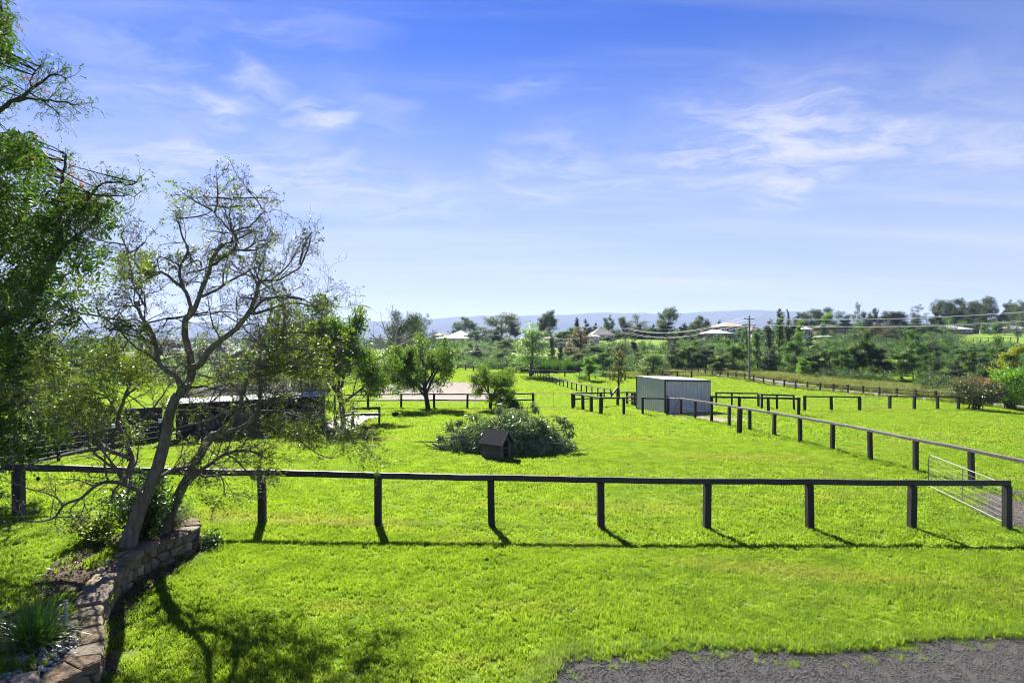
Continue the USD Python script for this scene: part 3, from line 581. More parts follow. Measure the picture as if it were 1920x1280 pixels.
# ---- doghouse
M_dh = mat('dark_kennel_boards', (0.060, 0.052, 0.046), (0.105, 0.092, 0.08), scale=10, rough=0.8, rnd=.2, bump=.3)
M_dhroof = mat('kennel_roof_felt', (0.016, 0.018, 0.02), (0.03, 0.032, 0.034), scale=16, rough=0.9)
dh = G(931, 857); dz = thing('dog_kennel', dh, 'small gabled dark timber kennel with an arched doorway in front of the brush pile', 'kennel', rotz=math.radians(58))
Wd, Dp, Hh, Rg = .74, .86, .58, .98
def arch(): return Polygon([(-.17, -1), (-.17, .52)] + [(.17 * math.cos(a), .52 + .2 * math.sin(a)) for a in np.linspace(math.pi, 0, 12)] + [(.17, .52), (.17, -1)])
gable = Polygon([(-Wd / 2, 0), (Wd / 2, 0), (Wd / 2, Hh), (0, Rg), (-Wd / 2, Hh)])
for nm, y, cut in (('front_wall', -Dp / 2, True), ('back_wall', Dp / 2 - .03, False)):
    for k_ in range(6):
        pl = (gable.difference(arch()) if cut else gable).intersection(sbox(-1, k_ * .18, 1, k_ * .18 + .172))
        for g_ in getattr(pl, 'geoms', [pl]):
            if g_.area < 1e-3: continue
            m = trimesh.creation.extrude_polygon(g_, .03, engine='earcut'); v = m.vertices; obj(nm.replace('wall', 'board'), (np.c_[v[:, 0], y + v[:, 2], v[:, 1]], m.faces[:, ::-1]), M_dh, dz)
for sx in (-1, 1):
    for k_ in range(4): MB().box((sx * (Wd / 2 - .015), 0, .08 + k_ * .155), (.03, Dp - .07, .148)).build('side_board', M_dh, dz)
    v0 = np.array([sx * (Wd / 2 + .1), 0, Hh - .06]); v1 = np.array([0, 0, Rg + .04])
    m = MB(); a0, a1 = v0 + [0, -Dp / 2 - .1, 0], v0 + [0, Dp / 2 + .1, 0]; b0, b1 = v1 + [0, -Dp / 2 - .1, 0], v1 + [0, Dp / 2 + .1, 0]
    m.add(np.array([a0, a1, b1, b0, a0 + [0, 0, .04], a1 + [0, 0, .04], b1 + [0, 0, .04], b0 + [0, 0, .04]]), np.array([[0, 1, 2, 3], [4, 7, 6, 5], [0, 4, 5, 1], [1, 5, 6, 2], [2, 6, 7, 3], [3, 7, 4, 0]])); m.build('roof_panel', M_dhroof, dz)
    MB().beam(v0 + [0, -Dp / 2 - .115, .01], v1 + [0, -Dp / 2 - .115, .01], .03, .08).build('barge_board', M_dh, dz)
MB().box((0, 0, .02), (Wd - .08, Dp - .08, .04)).build('floor_board', M_dh, dz)

# ---- houses on the hillside
M_brick = mat('brick_wall', (0.16, 0.11, 0.09), (0.24, 0.17, 0.14), scale=2, rough=0.9)
M_render = mat('cream_render', (0.40, 0.37, 0.33), (0.50, 0.46, 0.41), scale=1, rough=0.9)
M_wwhite = mat('white_wall_sheet', (0.36, 0.38, 0.42), (0.44, 0.46, 0.50), scale=.6, rough=0.6)
M_tile = mat('terracotta_grey_tiles', (0.20, 0.16, 0.14), (0.30, 0.25, 0.22), scale=2, rough=0.85)
M_tiled = mat('dark_roof_tiles', (0.035, 0.032, 0.034), (0.06, 0.055, 0.056), scale=2, rough=0.8)
M_rgrey = mat('pale_grey_roof', (0.30, 0.32, 0.33), (0.40, 0.42, 0.43), scale=1, rough=0.6)
M_rwhite = mat('white_roof_steel', (0.33, 0.33, 0.325), (0.42, 0.42, 0.415), scale=1, rough=0.5, spec=.5)
M_glass = mat('dark_window_glass', (0.02, 0.025, 0.03), (0.035, 0.04, 0.05), scale=1, rough=0.12, spec=0.8)
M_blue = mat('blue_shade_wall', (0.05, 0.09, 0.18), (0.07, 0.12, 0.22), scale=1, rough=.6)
def house(px0, px1, base_py, eave_py, ridge_py, Y, depth, wall, roof, label, name='house', wins=4, storeys=1, gable=False, cat='house', over=.5, rot=0.0, door=True, garage=False):
    x0, x1 = (px0 - 960) / F * Y, (px1 - 960) / F * Y; zE, zR = HC - (eave_py - HY) / F * Y, HC - (ridge_py - HY) / F * Y
    cx, w = (x0 + x1) / 2, (x1 - x0); zB = HC - (base_py - HY) / F * Y; zG = min(zB, gz(cx, Y), gz(x0, Y), gz(x1, Y)) - .5
    t = thing(name, (cx, Y, zB), label, cat, rotz=rot); hE, hR, hB = zE - zB, zR - zB, zG - zB
    MB().box((0, depth / 2, (hB + hE) / 2), (w, depth, hE - hB)).build('wall', wall, t)
    o = over; c = [(-w / 2 - o, -o), (w / 2 + o, -o), (w / 2 + o, depth + o), (-w / 2 - o, depth + o)]
    run = depth / 2 if not gable else -o
    r0, r1 = (-w / 2 + min(run, w / 2 - .4), depth / 2), (w / 2 - min(run, w / 2 - .4), depth / 2)
    V = np.array([[*p, hE + .02] for p in c] + [[*r0, hR], [*r1, hR]]); V = np.vstack([V, V[:4] - [0, 0, .22]])
    faces = [[0, 1, 5], [0, 5, 4], [2, 3, 4], [2, 4, 5], [3, 0, 4], [1, 2, 5], [6, 8, 7], [6, 9, 8], [0, 6, 7], [0, 7, 1], [1, 7, 8], [1, 8, 2], [2, 8, 9], [2, 9, 3], [3, 9, 6], [3, 6, 0]]
    rf_ = obj('roof', (V, np.array(faces)), roof, t)
    MB().beam([r0[0], r0[1], hR + .04], [r1[0], r1[1], hR + .04], .3, .12).build('ridge', roof, rf_)
    sh_ = hE / storeys
    for s_ in range(storeys):
        for k_ in range(wins):
            u = -w / 2 + w * (k_ + .5) / wins; ww = w / wins * .5; z = s_ * sh_ + sh_ * .52; hh = sh_ * .45
            if s_ == 0 and door and k_ == wins // 2: z, hh, ww = sh_ * .4, sh_ * .78, min(1.2, ww)
            wn = MB().box((u, -.03, z), (ww + .16, .08, hh + .16)).build('window' if not (s_ == 0 and door and k_ == wins // 2) else 'door', M_white, t)
            MB().box((u, -.06, z), (ww, .08, hh)).build('pane', M_glass, wn)
    return t
house(818, 881, 650, 634, 626, 292, 16, M_wwhite, M_rwhite, 'large white walled building with a bright roof on the left rise', 'farm_building', 5, cat='building')
house(826, 858, 655, 647, 643.5, 270, 6, M_blue, M_rwhite, 'low white roofed shed in front of the large white building', 'low_shed', 3, cat='shed', door=False)
house(812, 836, 640, 629, 624, 305, 10, M_brick, M_tile, 'brown roofed house half hidden left of the large white building', 'house', 2)
house(846, 878, 636, 628, 620, 300, 12, M_wwhite, M_rwhite, 'upper gabled white house rising behind the large white building', 'house', 3)
house(1112, 1152, 637, 628, 613, 225, 14, M_brick, M_tiled, 'dark steep roofed house behind the hanging power lines', 'house', 4)
house(1012, 1056, 640, 635, 630.5, 205, 8, M_wwhite, M_tiled, 'long low white stable block half hidden by the pale poplar', 'stable_block', 5, cat='stable')
house(1106, 1124, 637, 631, 627, 196, 4, M_wwhite, M_rwhite, 'small white shelter left of the second power pole', 'shelter', 2, cat='shelter', door=False)
house(1350, 1402, 641, 612, 603, 232, 13, M_render, M_tile, 'large two storey cream house left of the tall power pole', 'house', 5, 2)
house(1322, 1374, 640, 625, 617, 224, 9, M_brick, M_rgrey, 'low front wing with a pale hipped roof below the cream house', 'house', 4)
house(1410, 1434, 636, 620, 612, 236, 9, M_render, M_tiled, 'dark roofed house glimpsed just right of the tall power pole', 'house', 2)
house(1506, 1521, 634, 617, 610, 236, 8, M_wwhite, M_rgrey, 'narrow white gabled house between the dark skyline trees', 'house', 2, 1)
house(1536, 1594, 632, 614, 607, 240, 12, M_brick, M_tiled, 'wide dark brown house with a shadowed veranda under the power lines', 'house', 6)
house(1540, 1568, 636, 631, 629, 226, 5, M_tiled, M_rgrey, 'low carport with a pale flat roof below the dark brown house', 'carport', 3, cat='carport', door=False)
house(1784, 1824, 624, 617, 609, 262, 14, M_brick, M_rgrey, 'long grey hipped roof house at the top of the hillside lawn', 'house', 6)
house(1771, 1784, 623, 616, 611, 268, 8, M_render, M_rgrey, 'small grey house left of the long grey hipped roof house', 'house', 2)
house(1846, 1872, 623, 617, 610, 272, 10, M_render, M_rgrey, 'pale house behind the white hillside wall and the round tree', 'house', 3)
house(1900, 1930, 623, 616, 609, 268, 10, M_render, M_rgrey, 'pale roofed house at the right edge of the hillside', 'house', 3)
w0 = W(1838, 622, 258); w1 = W(1915, 622, 258); k = MB().beam(w0 - w0, w1 - w0 + [0, 0, 0], .2, 1.3).get()
t = thing('boundary_wall', w0, 'long white boundary wall along the top of the hillside lawn', 'wall'); obj('panel', k, M_wwhite, t)
for q in range(8): MB().box(((w1 - w0)[0] * q / 7, -.02, .05), (.5, .5, 1.7)).build('pier', M_wwhite, t)

# ---- power poles and wires
M_pole = mat('grey_pole_timber', (0.13, 0.125, 0.118), (0.20, 0.19, 0.18), scale=8, rough=.85, bump=.3, rnd=.1, stretch=(6, 6, .5))
M_cable = mat('power_cable', (0.40, 0.41, 0.37), (0.5, 0.51, 0.47), scale=2, rough=.5)
M_ins = mat('insulator_ceramic', (0.45, 0.44, 0.42), (0.5, 0.5, 0.5), scale=2, rough=.3)
def power_pole(px, top_py, Y, label, arms, base_r=.2):
    b = at(px, Y); top = HC - (top_py - HY) / F * Y; h = top - b[2]; t = thing('power_pole', b, label, 'power pole')
    MB().tube([[0, 0, -.5], [0, 0, h * .5], [0, 0, h]], [base_r, base_r * .82, base_r * .62], 10).build('shaft', M_pole, t, smooth=40)
    ends = []
    for z, half in arms:
        MB().beam([-half, .16, h - z], [half, .16, h - z], .1, .13, .01).build('cross_arm', M_pole, t)
        for x in (-half + .12, half - .12):
            MB().tube([[x, .16, h - z + .06], [x, .16, h - z + .16], [x, .16, h - z + .24]], [.05, .07, .04], 8).build('insulator', M_ins, t); ends.append(b + [x, .16, h - z + .24])
    return b, h, ends
pb, ph, pe = power_pole(1405, 592, 98, 'tall grey power pole standing beside the road in front of the trees', [(.5, .9), (1.55, 1.15)])
MB().beam([0, 0, 0], [1.9, -.3, .5], .06, .06)
qb, qh, qe = power_pole(1172, 613.5, 158, 'second power pole among bushes beyond the slender reddish tree', [(.4, .9), (1.5, 1.1)])
rb, rh, re_ = power_pole(955, 628, 205, 'most distant power pole left of the pale poplar', [(.4, .9), (1.4, 1.1)])
off_r = np.array([72.0, 52.0, 0.0]); off_r[2] = gz(*off_r[:2]) + 12.2
def span(a, b, sag, label):
    t_ = np.linspace(0, 1, 18); p = a + (b - a) * t_[:, None]; p[:, 2] -= sag * 4 * t_ * (1 - t_)
    return tag(MB().tube(p, .021, 5, cap=False).build('power_line', M_cable), label, 'power line')
nm_ = ['left upper', 'right upper', 'left lower', 'right lower']
for k_ in range(4):
    o_r = off_r + np.array([[-.4, 0, 0], [.4, 0, .15], [-.6, 0, -1.0], [.6, 0, -1.1]][k_])
    span(pe[k_], o_r, 1.5, f'pale power cable, the {nm_[k_]} strand from the tall pole to the right edge')
    span(qe[k_], pe[k_], 1.9, f'pale power cable, the {nm_[k_]} strand between the tall pole and the second pole')
    span(re_[k_], qe[k_], 2.2, f'pale power cable, the {nm_[k_]} strand between the second and most distant pole')
# ------------------------------------------------------------------ trees
M_bark = mat('grey_brown_bark', (0.075, 0.062, 0.054), (0.17, 0.148, 0.13), scale=7, rough=.95, spec=.15, bump=.7, bscale=45, stretch=(2.4, 2.4, .8), rnd=.15)
M_bark2 = mat('dark_furrowed_bark', (0.030, 0.026, 0.024), (0.075, 0.066, 0.06), scale=8, rough=.95, spec=.15, bump=.7, bscale=50, stretch=(3, 3, .7), rnd=.2)
M_twig = mat('grey_twig_bark', (0.075, 0.066, 0.058), (0.16, 0.145, 0.13), scale=12, rough=.9, spec=.2, rnd=.15)
M_gumbark = mat('pale_gum_bark', (0.13, 0.12, 0.11), (0.28, 0.26, 0.24), scale=3, rough=.85, spec=.2, stretch=(1, 1, .4), rnd=.2)

def rot_about(v, axis, a):
    axis = axis / (np.linalg.norm(axis) + 1e-12)
    return v * math.cos(a) + np.cross(axis, v) * math.sin(a) + axis * axis.dot(v) * (1 - math.cos(a))
def perp(d, r):
    q = np.cross(d, r.normal(size=3)); return q / (np.linalg.norm(q) + 1e-12)

def grow(r, base, d, L, rad, lv, cfg, out, tips):
    """one limb and, recursively, what it carries; out gets (points, radii, level), tips gets (place, direction, level)"""
    n = cfg['seg'][lv]; pts = [np.array(base, float)]; dirs = []; d = d / np.linalg.norm(d); step = L / n
    for k in range(n):
        d = rot_about(d, perp(d, r), r.normal(0, cfg['wig'][lv])); d = d + np.array([0, 0, cfg['up'][lv]]) * step; d /= np.linalg.norm(d)
        pts.append(pts[-1] + d * step); dirs.append(d)
    tap = cfg['tap'][lv]; rr = rad * (1 - np.linspace(0, 1, n + 1) * (1 - tap)); pts = np.array(pts); out.append((pts, rr, lv))
    if lv + 1 >= len(cfg['seg']):
        for k in range(max(1, n // 2), n + 1): tips.append((pts[k], dirs[min(k, n - 1)], lv))
        return
    nc = cfg['kids'][lv]; nc = int(r.integers(nc[0], nc[1] + 1)); ph = r.uniform(0, 6.28)
    for c in range(nc):
        t = cfg['from'][lv] + (1 - cfg['from'][lv]) * (c + r.uniform(.2, .9)) / nc if c < nc - 1 or not cfg.get('end', True) else 1.0
        k = min(n - 1, int(t * n)); p = pts[k] + (pts[k + 1] - pts[k]) * (t * n - k); dd = dirs[k]
        a = np.cross(dd, [0, 0, 1.0]); a = a / np.linalg.norm(a) if np.linalg.norm(a) > .15 else np.array([1.0, 0, 0])
        a = rot_about(a, dd, ph + c * 2.4 + r.normal(0, .35)); ang = cfg['ang'][lv] * r.uniform(.65, 1.25) * (.45 if t == 1.0 else 1)
        nd = rot_about(dd, a, ang); f = cfg['len'][lv] * r.uniform(.7, 1.2) * (1.05 - .35 * t)
        if t < 1: f *= cfg.get('taperlen', 1.0) + (1 - cfg.get('taperlen', 1.0)) * (1 - t)
        grow(r, p, nd, L * f, max(rr[k] * cfg['rad'][lv], .0025), lv + 1, cfg, out, tips)

SIDES = (9, 7, 5, 4, 3, 3)
def wood(out, levels=None):
    m = MB()
    for pts, rr, lv in out:
        if levels is None or lv in levels: m.tube(pts, rr, SIDES[min(lv, 5)], cap=False)
    return m

def leaves(r, P0, n, spread, size, aspect=.42, droop=.3, flat=(1, 1, 1), face=None, fold=.25):
    """n leaf blades scattered round every point of P0: two bent triangles each side of the midrib"""
    P0 = np.asarray(P0, float); c = np.repeat(P0, n, axis=0); N = len(c)
    o = r.normal(size=(N, 3)); o /= np.linalg.norm(o, axis=1, keepdims=True); o *= (r.uniform(0, 1, (N, 1)) ** .45) * spread * np.asarray(flat)
    d = r.normal(size=(N, 3)) + o / (spread + 1e-9) * .6; d[:, 2] -= droop * 1.6; d /= np.linalg.norm(d, axis=1, keepdims=True)
    s = np.cross(d, r.normal(size=(N, 3))); s /= np.linalg.norm(s, axis=1, keepdims=True); nn = np.cross(d, s)
    L = size * r.uniform(.6, 1.3, (N, 1)); b = c + o; w = L * aspect * .5
    v = np.stack([b, b + d * L * .5 + s * w + nn * w * fold, b + d * L, b + d * L * .5 - s * w + nn * w * fold], 1)
    i = np.arange(N)[:, None] * 4
    return v.reshape(-1, 3), np.vstack([i + [0, 1, 2], i + [0, 2, 3]])

def fronds(r, tips, n_pairs, L, leaf, droop=.5, aspect=.35, per=1):
    """feathery compound leaves: pairs of leaflets along an arching stalk"""
    V, N = [], 0
    P0 = np.repeat(np.array([t[0] for t in tips]), per, axis=0); D = np.repeat(np.array([t[1] for t in tips]), per, axis=0)
    n = len(P0); d = D * .6 + r.normal(size=(n, 3)) * .75; d[:, 2] += .1; d /= np.linalg.norm(d, axis=1, keepdims=True)
    LL = L * r.uniform(.6, 1.25, (n, 1)); side = np.cross(d, r.normal(size=(n, 3))); side /= np.linalg.norm(side, axis=1, keepdims=True)
    for k in range(n_pairs):
        t = (k + .6) / n_pairs; p = P0 + d * LL * t; p[:, 2] -= (LL[:, 0] * droop * t * t)
        for sg in (-1, 1):
            q = d * .55 + side * sg + r.normal(size=(n, 3)) * .18; q[:, 2] -= .3 * t; q /= np.linalg.norm(q, axis=1, keepdims=True)
            l = leaf * (1 - .4 * t) * r.uniform(.8, 1.2, (n, 1)); w = np.cross(q, side); w /= np.linalg.norm(w, axis=1, keepdims=True) + 1e-9; w = w + r.normal(size=(n, 3)) * .4; w /= np.linalg.norm(w, axis=1, keepdims=True); w = w * l * aspect * .5
            V.append(np.stack([p, p + q * l * .5 + w, p + q * l, p + q * l * .5 - w], 1))
    v = np.concatenate(V).reshape(-1, 3); i = np.arange(len(v) // 4)[:, None] * 4
    return v, np.vstack([i + [0, 1, 2], i + [0, 2, 3]])

G_ = lambda *c: tuple(c)
LEAF = {
    'gum': leafmat('gum_leaves', (0.038, 0.065, 0.026), (0.085, 0.133, 0.044), (0.159, 0.200, 0.063), trans=.34, rnd=.25, pscale=.25),
    'gumblue': leafmat('blue_grey_gum_leaves', (0.051, 0.079, 0.046), (0.100, 0.138, 0.071), (0.176, 0.204, 0.109), trans=.32, rnd=.22, pscale=.25),
    'belt': leafmat('wattle_leaves', (0.047, 0.099, 0.021), (0.105, 0.195, 0.034), (0.202, 0.299, 0.046), trans=.4, rnd=.28, pscale=.25),
    'lime': leafmat('fresh_lime_leaves', (0.081, 0.185, 0.014), (0.170, 0.327, 0.025), (0.308, 0.478, 0.049), trans=.45, rnd=.15, pscale=.4),
    'pale': leafmat('pale_poplar_leaves', (0.114, 0.212, 0.043), (0.212, 0.336, 0.068), (0.357, 0.478, 0.123), trans=.42, rnd=.15, pscale=.4),
    'dark': leafmat('dark_evergreen_leaves', (0.021, 0.049, 0.017), (0.051, 0.098, 0.026), (0.101, 0.155, 0.037), trans=.30, rnd=.25, pscale=.3),
    'rust': leafmat('rusty_red_leaves', (0.073, 0.052, 0.022), (0.138, 0.098, 0.037), (0.162, 0.177, 0.043), trans=.3, rnd=.2, pscale=.6),
    'gold': leafmat('yellow_green_leaves', (0.131, 0.174, 0.020), (0.246, 0.275, 0.026), (0.406, 0.377, 0.043), trans=.45, rnd=.12, pscale=.5),
    'silky': leafmat('deep_green_pinnate_leaves', (0.035, 0.074, 0.017), (0.090, 0.156, 0.026), (0.190, 0.260, 0.041), trans=.36, rnd=.1, pscale=.9, spec=.15, rough=.6),
    'jaca': leafmat('young_feathery_leaves', (0.088, 0.131, 0.023), (0.175, 0.226, 0.036), (0.288, 0.325, 0.050), trans=.45, rnd=.05, pscale=1.2),
    'pod': leafmat('dry_pods_and_buds', (0.043, 0.049, 0.029), (0.080, 0.090, 0.043), (0.145, 0.145, 0.072), trans=.15, rnd=.05, pscale=2),
    'orange': leafmat('orange_flower_combs', (0.271, 0.084, 0.014), (0.468, 0.168, 0.017), (0.370, 0.258, 0.043), trans=.3, tcol=(1.2, 1, .8), rnd=.05, pscale=2),
    'glossy': leafmat('glossy_shrub_leaves', (0.024, 0.056, 0.017), (0.055, 0.117, 0.026), (0.131, 0.208, 0.036), trans=.28, rough=.25, spec=.6, pscale=2),
    'lav': leafmat('grey_green_lavender', (0.087, 0.109, 0.080), (0.152, 0.174, 0.123), (0.232, 0.246, 0.189), trans=.25, pscale=2),
    'brush': leafmat('wilted_grey_leaves', (0.097, 0.147, 0.074), (0.217, 0.297, 0.135), (0.427, 0.512, 0.234), trans=.2, rough=.4, spec=.5, pscale=1.2),
    'strap': leafmat('strap_leaves', (0.047, 0.113, 0.017), (0.104, 0.217, 0.026), (0.189, 0.311, 0.043), trans=.35, rough=.3, spec=.5, pscale=2),
    'weed': leafmat('roadside_weeds', (0.102, 0.123, 0.036), (0.203, 0.217, 0.065), (0.348, 0.319, 0.131), trans=.4, pscale=.5),
    'reed': leafmat('green_reeds', (0.043, 0.094, 0.026), (0.080, 0.152, 0.036), (0.145, 0.217, 0.051), trans=.35, pscale=.3),
}

# ---- kinds of distant tree, each grown once or a few times at about its real size
def umbrella_gum(r, H=16):
    cfg = dict(seg=(7, 6, 5, 3), wig=(.10, .17, .22, .3), up=(.04, .05, .03, .0), tap=(.55, .5, .5, .4), kids=((8, 10), (5, 6), (4, 5)), **{'from': (.32, .35, .3)}, ang=(.82, .75, .85), len=(.58, .5, .52), rad=(.5, .55, .6))
    out, tips = [], []; grow(r, (0, 0, -.3), np.array([r.normal(0, .06), r.normal(0, .06), 1]), H * .62, H * .021, 0, cfg, out, tips); return out, tips
def bushy(r, H=9, low=.05):
    cfg = dict(seg=(6, 5, 4, 3), wig=(.12, .2, .25, .3), up=(.05, .03, .02, 0), tap=(.4, .45, .5, .4), kids=((13, 16), (5, 6), (3, 4)), **{'from': (low, .25, .3)}, ang=(1.0, .8, .85), len=(.46, .5, .5), rad=(.38, .55, .6), taperlen=.5)
    out, tips = [], []; grow(r, (0, 0, -.3), np.array([r.normal(0, .05), r.normal(0, .05), 1]), H * .8, H * .02, 0, cfg, out, tips); return out, tips
def column(r, H=12, wide=.26):
    cfg = dict(seg=(9, 4, 3), wig=(.04, .16, .22), up=(.02, .09, .05), tap=(.2, .4, .4), kids=((26, 30), (4, 5)), **{'from': (.14, .3)}, ang=(.85, .7), len=(wide, .5), rad=(.35, .6), taperlen=.4)
    out, tips = [], []; grow(r, (0, 0, -.3), np.array([0, 0, 1.0]), H * .95, H * .016, 0, cfg, out, tips); return out, tips
def roundtree(r, H=6.5):
    cfg = dict(seg=(3, 6, 5, 4), wig=(.10, .14, .22, .3), up=(0, .02, .0, -.02), tap=(.8, .45, .5, .4), kids=((6, 7), (6, 7), (4, 5)), **{'from': (.55, .25, .25)}, ang=(.95, .75, .85), len=(2.2, .56, .5), rad=(.6, .5, .6))
    out, tips = [], []; grow(r, (0, 0, -.2), np.array([r.normal(0, .1), r.normal(0, .05), 1]), H * .24, H * .03, 0, cfg, out, tips); return out, tips

KINDS = {}
def kind(name, fn, seed, H, leaf, n, spread, size, bark, flat=(1, 1, .8), droop=.3, aspect=.42, **kw):
    r = np.random.default_rng(seed); out, tips = fn(r, H, **kw); tp = np.array([t[0] for t in tips])
    lv, lf = leaves(r, tp, n, spread, size, aspect, droop, flat) if n else (np.zeros((0, 3)), np.zeros((0, 3), int))
    allv = np.vstack([lv] + [o[0] for o in out]) if n else np.vstack([o[0] for o in out])
    h = allv[:, 2].max(); wx = np.percentile(np.abs(allv[:, 0]), 98) * 2
    path = f'/World/Prototypes/{name}'; stage.CreateClassPrim(path)
    w_ = wood(out, None if not n else (0, 1, 2)).get(); usdkit.mesh(stage, path + '/trunk', w_, bark, smooth=True)
    if n: usdkit.mesh(stage, path + '/crown', (lv, lf), leaf)
    KINDS[name] = (path, h, wx, len(lf) + len(w_.faces))
stage.CreateClassPrim('/World/Prototypes')
for k_ in range(3): kind(f'gum_{"abc"[k_]}', umbrella_gum, 101 + k_, 16, LEAF['gum'], 17, 1.0, .38, M_gumbark, flat=(1, 1, .75), droop=.5, aspect=.34)
kind('gum_blue', umbrella_gum, 111, 15, LEAF['gumblue'], 17, 1.0, .38, M_gumbark, flat=(1, 1, .8), droop=.5, aspect=.34)
kind('gum_open', umbrella_gum, 115, 15, LEAF['gumblue'], 7, .8, .36, M_gumbark, flat=(1, 1, .7), droop=.5, aspect=.34)
kind('bush_a', bushy, 121, 9, LEAF['belt'], 11, .6, .27, M_bark2); kind('bush_b', bushy, 122, 9, LEAF['belt'], 11, .6, .27, M_bark2, low=.1)
kind('bush_c', bushy, 123, 9, LEAF['belt'], 10, .62, .26, M_bark2, low=.03)
kind('dark_a', bushy, 124, 10, LEAF['dark'], 12, .68, .29, M_bark2); kind('dark_b', bushy, 126, 10, LEAF['dark'], 12, .68, .29, M_bark2, low=.12)
kind('lime_a', bushy, 125, 8, LEAF['lime'], 9, .55, .25, M_bark2); kind('gold_a', bushy, 128, 7, LEAF['gold'], 11, .55, .24, M_bark2, low=.08)
kind('rust_a', bushy, 129, 7, LEAF['rust'], 5, .5, .24, M_bark2, low=.3)
kind('pale_a', column, 131, 12, LEAF['pale'], 14, .62, .30, M_bark, wide=.30)
kind('column_a', column, 132, 13, LEAF['belt'], 15, .55, .32, M_bark2, wide=.17); kind('column_b', column, 133, 13, LEAF['gumblue'], 14, .55, .32, M_bark2, wide=.15)
kind('conifer_a', column, 134, 12, LEAF['dark'], 16, .5, .34, M_bark2, wide=.24)
kind('bare_a', umbrella_gum, 140, 13, None, 0, 1, 1, M_gumbark)

trng = np.random.default_rng(77)
def tree(k, px, top, width, Y, label, name=None, group=None, cat='tree', sink=0.0):
    """a distant tree by where its crown stands: column, top row and width in the photograph, and its distance"""
    path, h, w, _ = KINDS[k]; b = at(px, Y); H = HC - (top - HY) / F * Y - b[2] + sink; sx = (width / F * Y) / w
    nm = name or {'gum': 'gum_tree', 'bus': 'bushy_tree', 'dar': 'dark_tree', 'lim': 'leafy_tree', 'gol': 'leafy_tree', 'rus': 'small_tree', 'pal': 'poplar_tree', 'col': 'slender_tree', 'con': 'conifer_tree', 'bar': 'bare_tree'}[k[:3]]
    x = UsdGeom.Xform.Define(stage, fresh('/World', nm)); x.GetPrim().GetReferences().AddInternalReference(path); x.GetPrim().SetInstanceable(True)
    x.AddTranslateOp().Set(Gf.Vec3d(b[0], b[1], b[2] - sink)); x.AddRotateZOp().Set(float(trng.uniform(0, 360)) if abs(sx / (H / h) - 1) < .6 else 0.0); x.AddScaleOp().Set(Gf.Vec3f(sx, sx, H / h))
    return tag(x, label, cat, group)

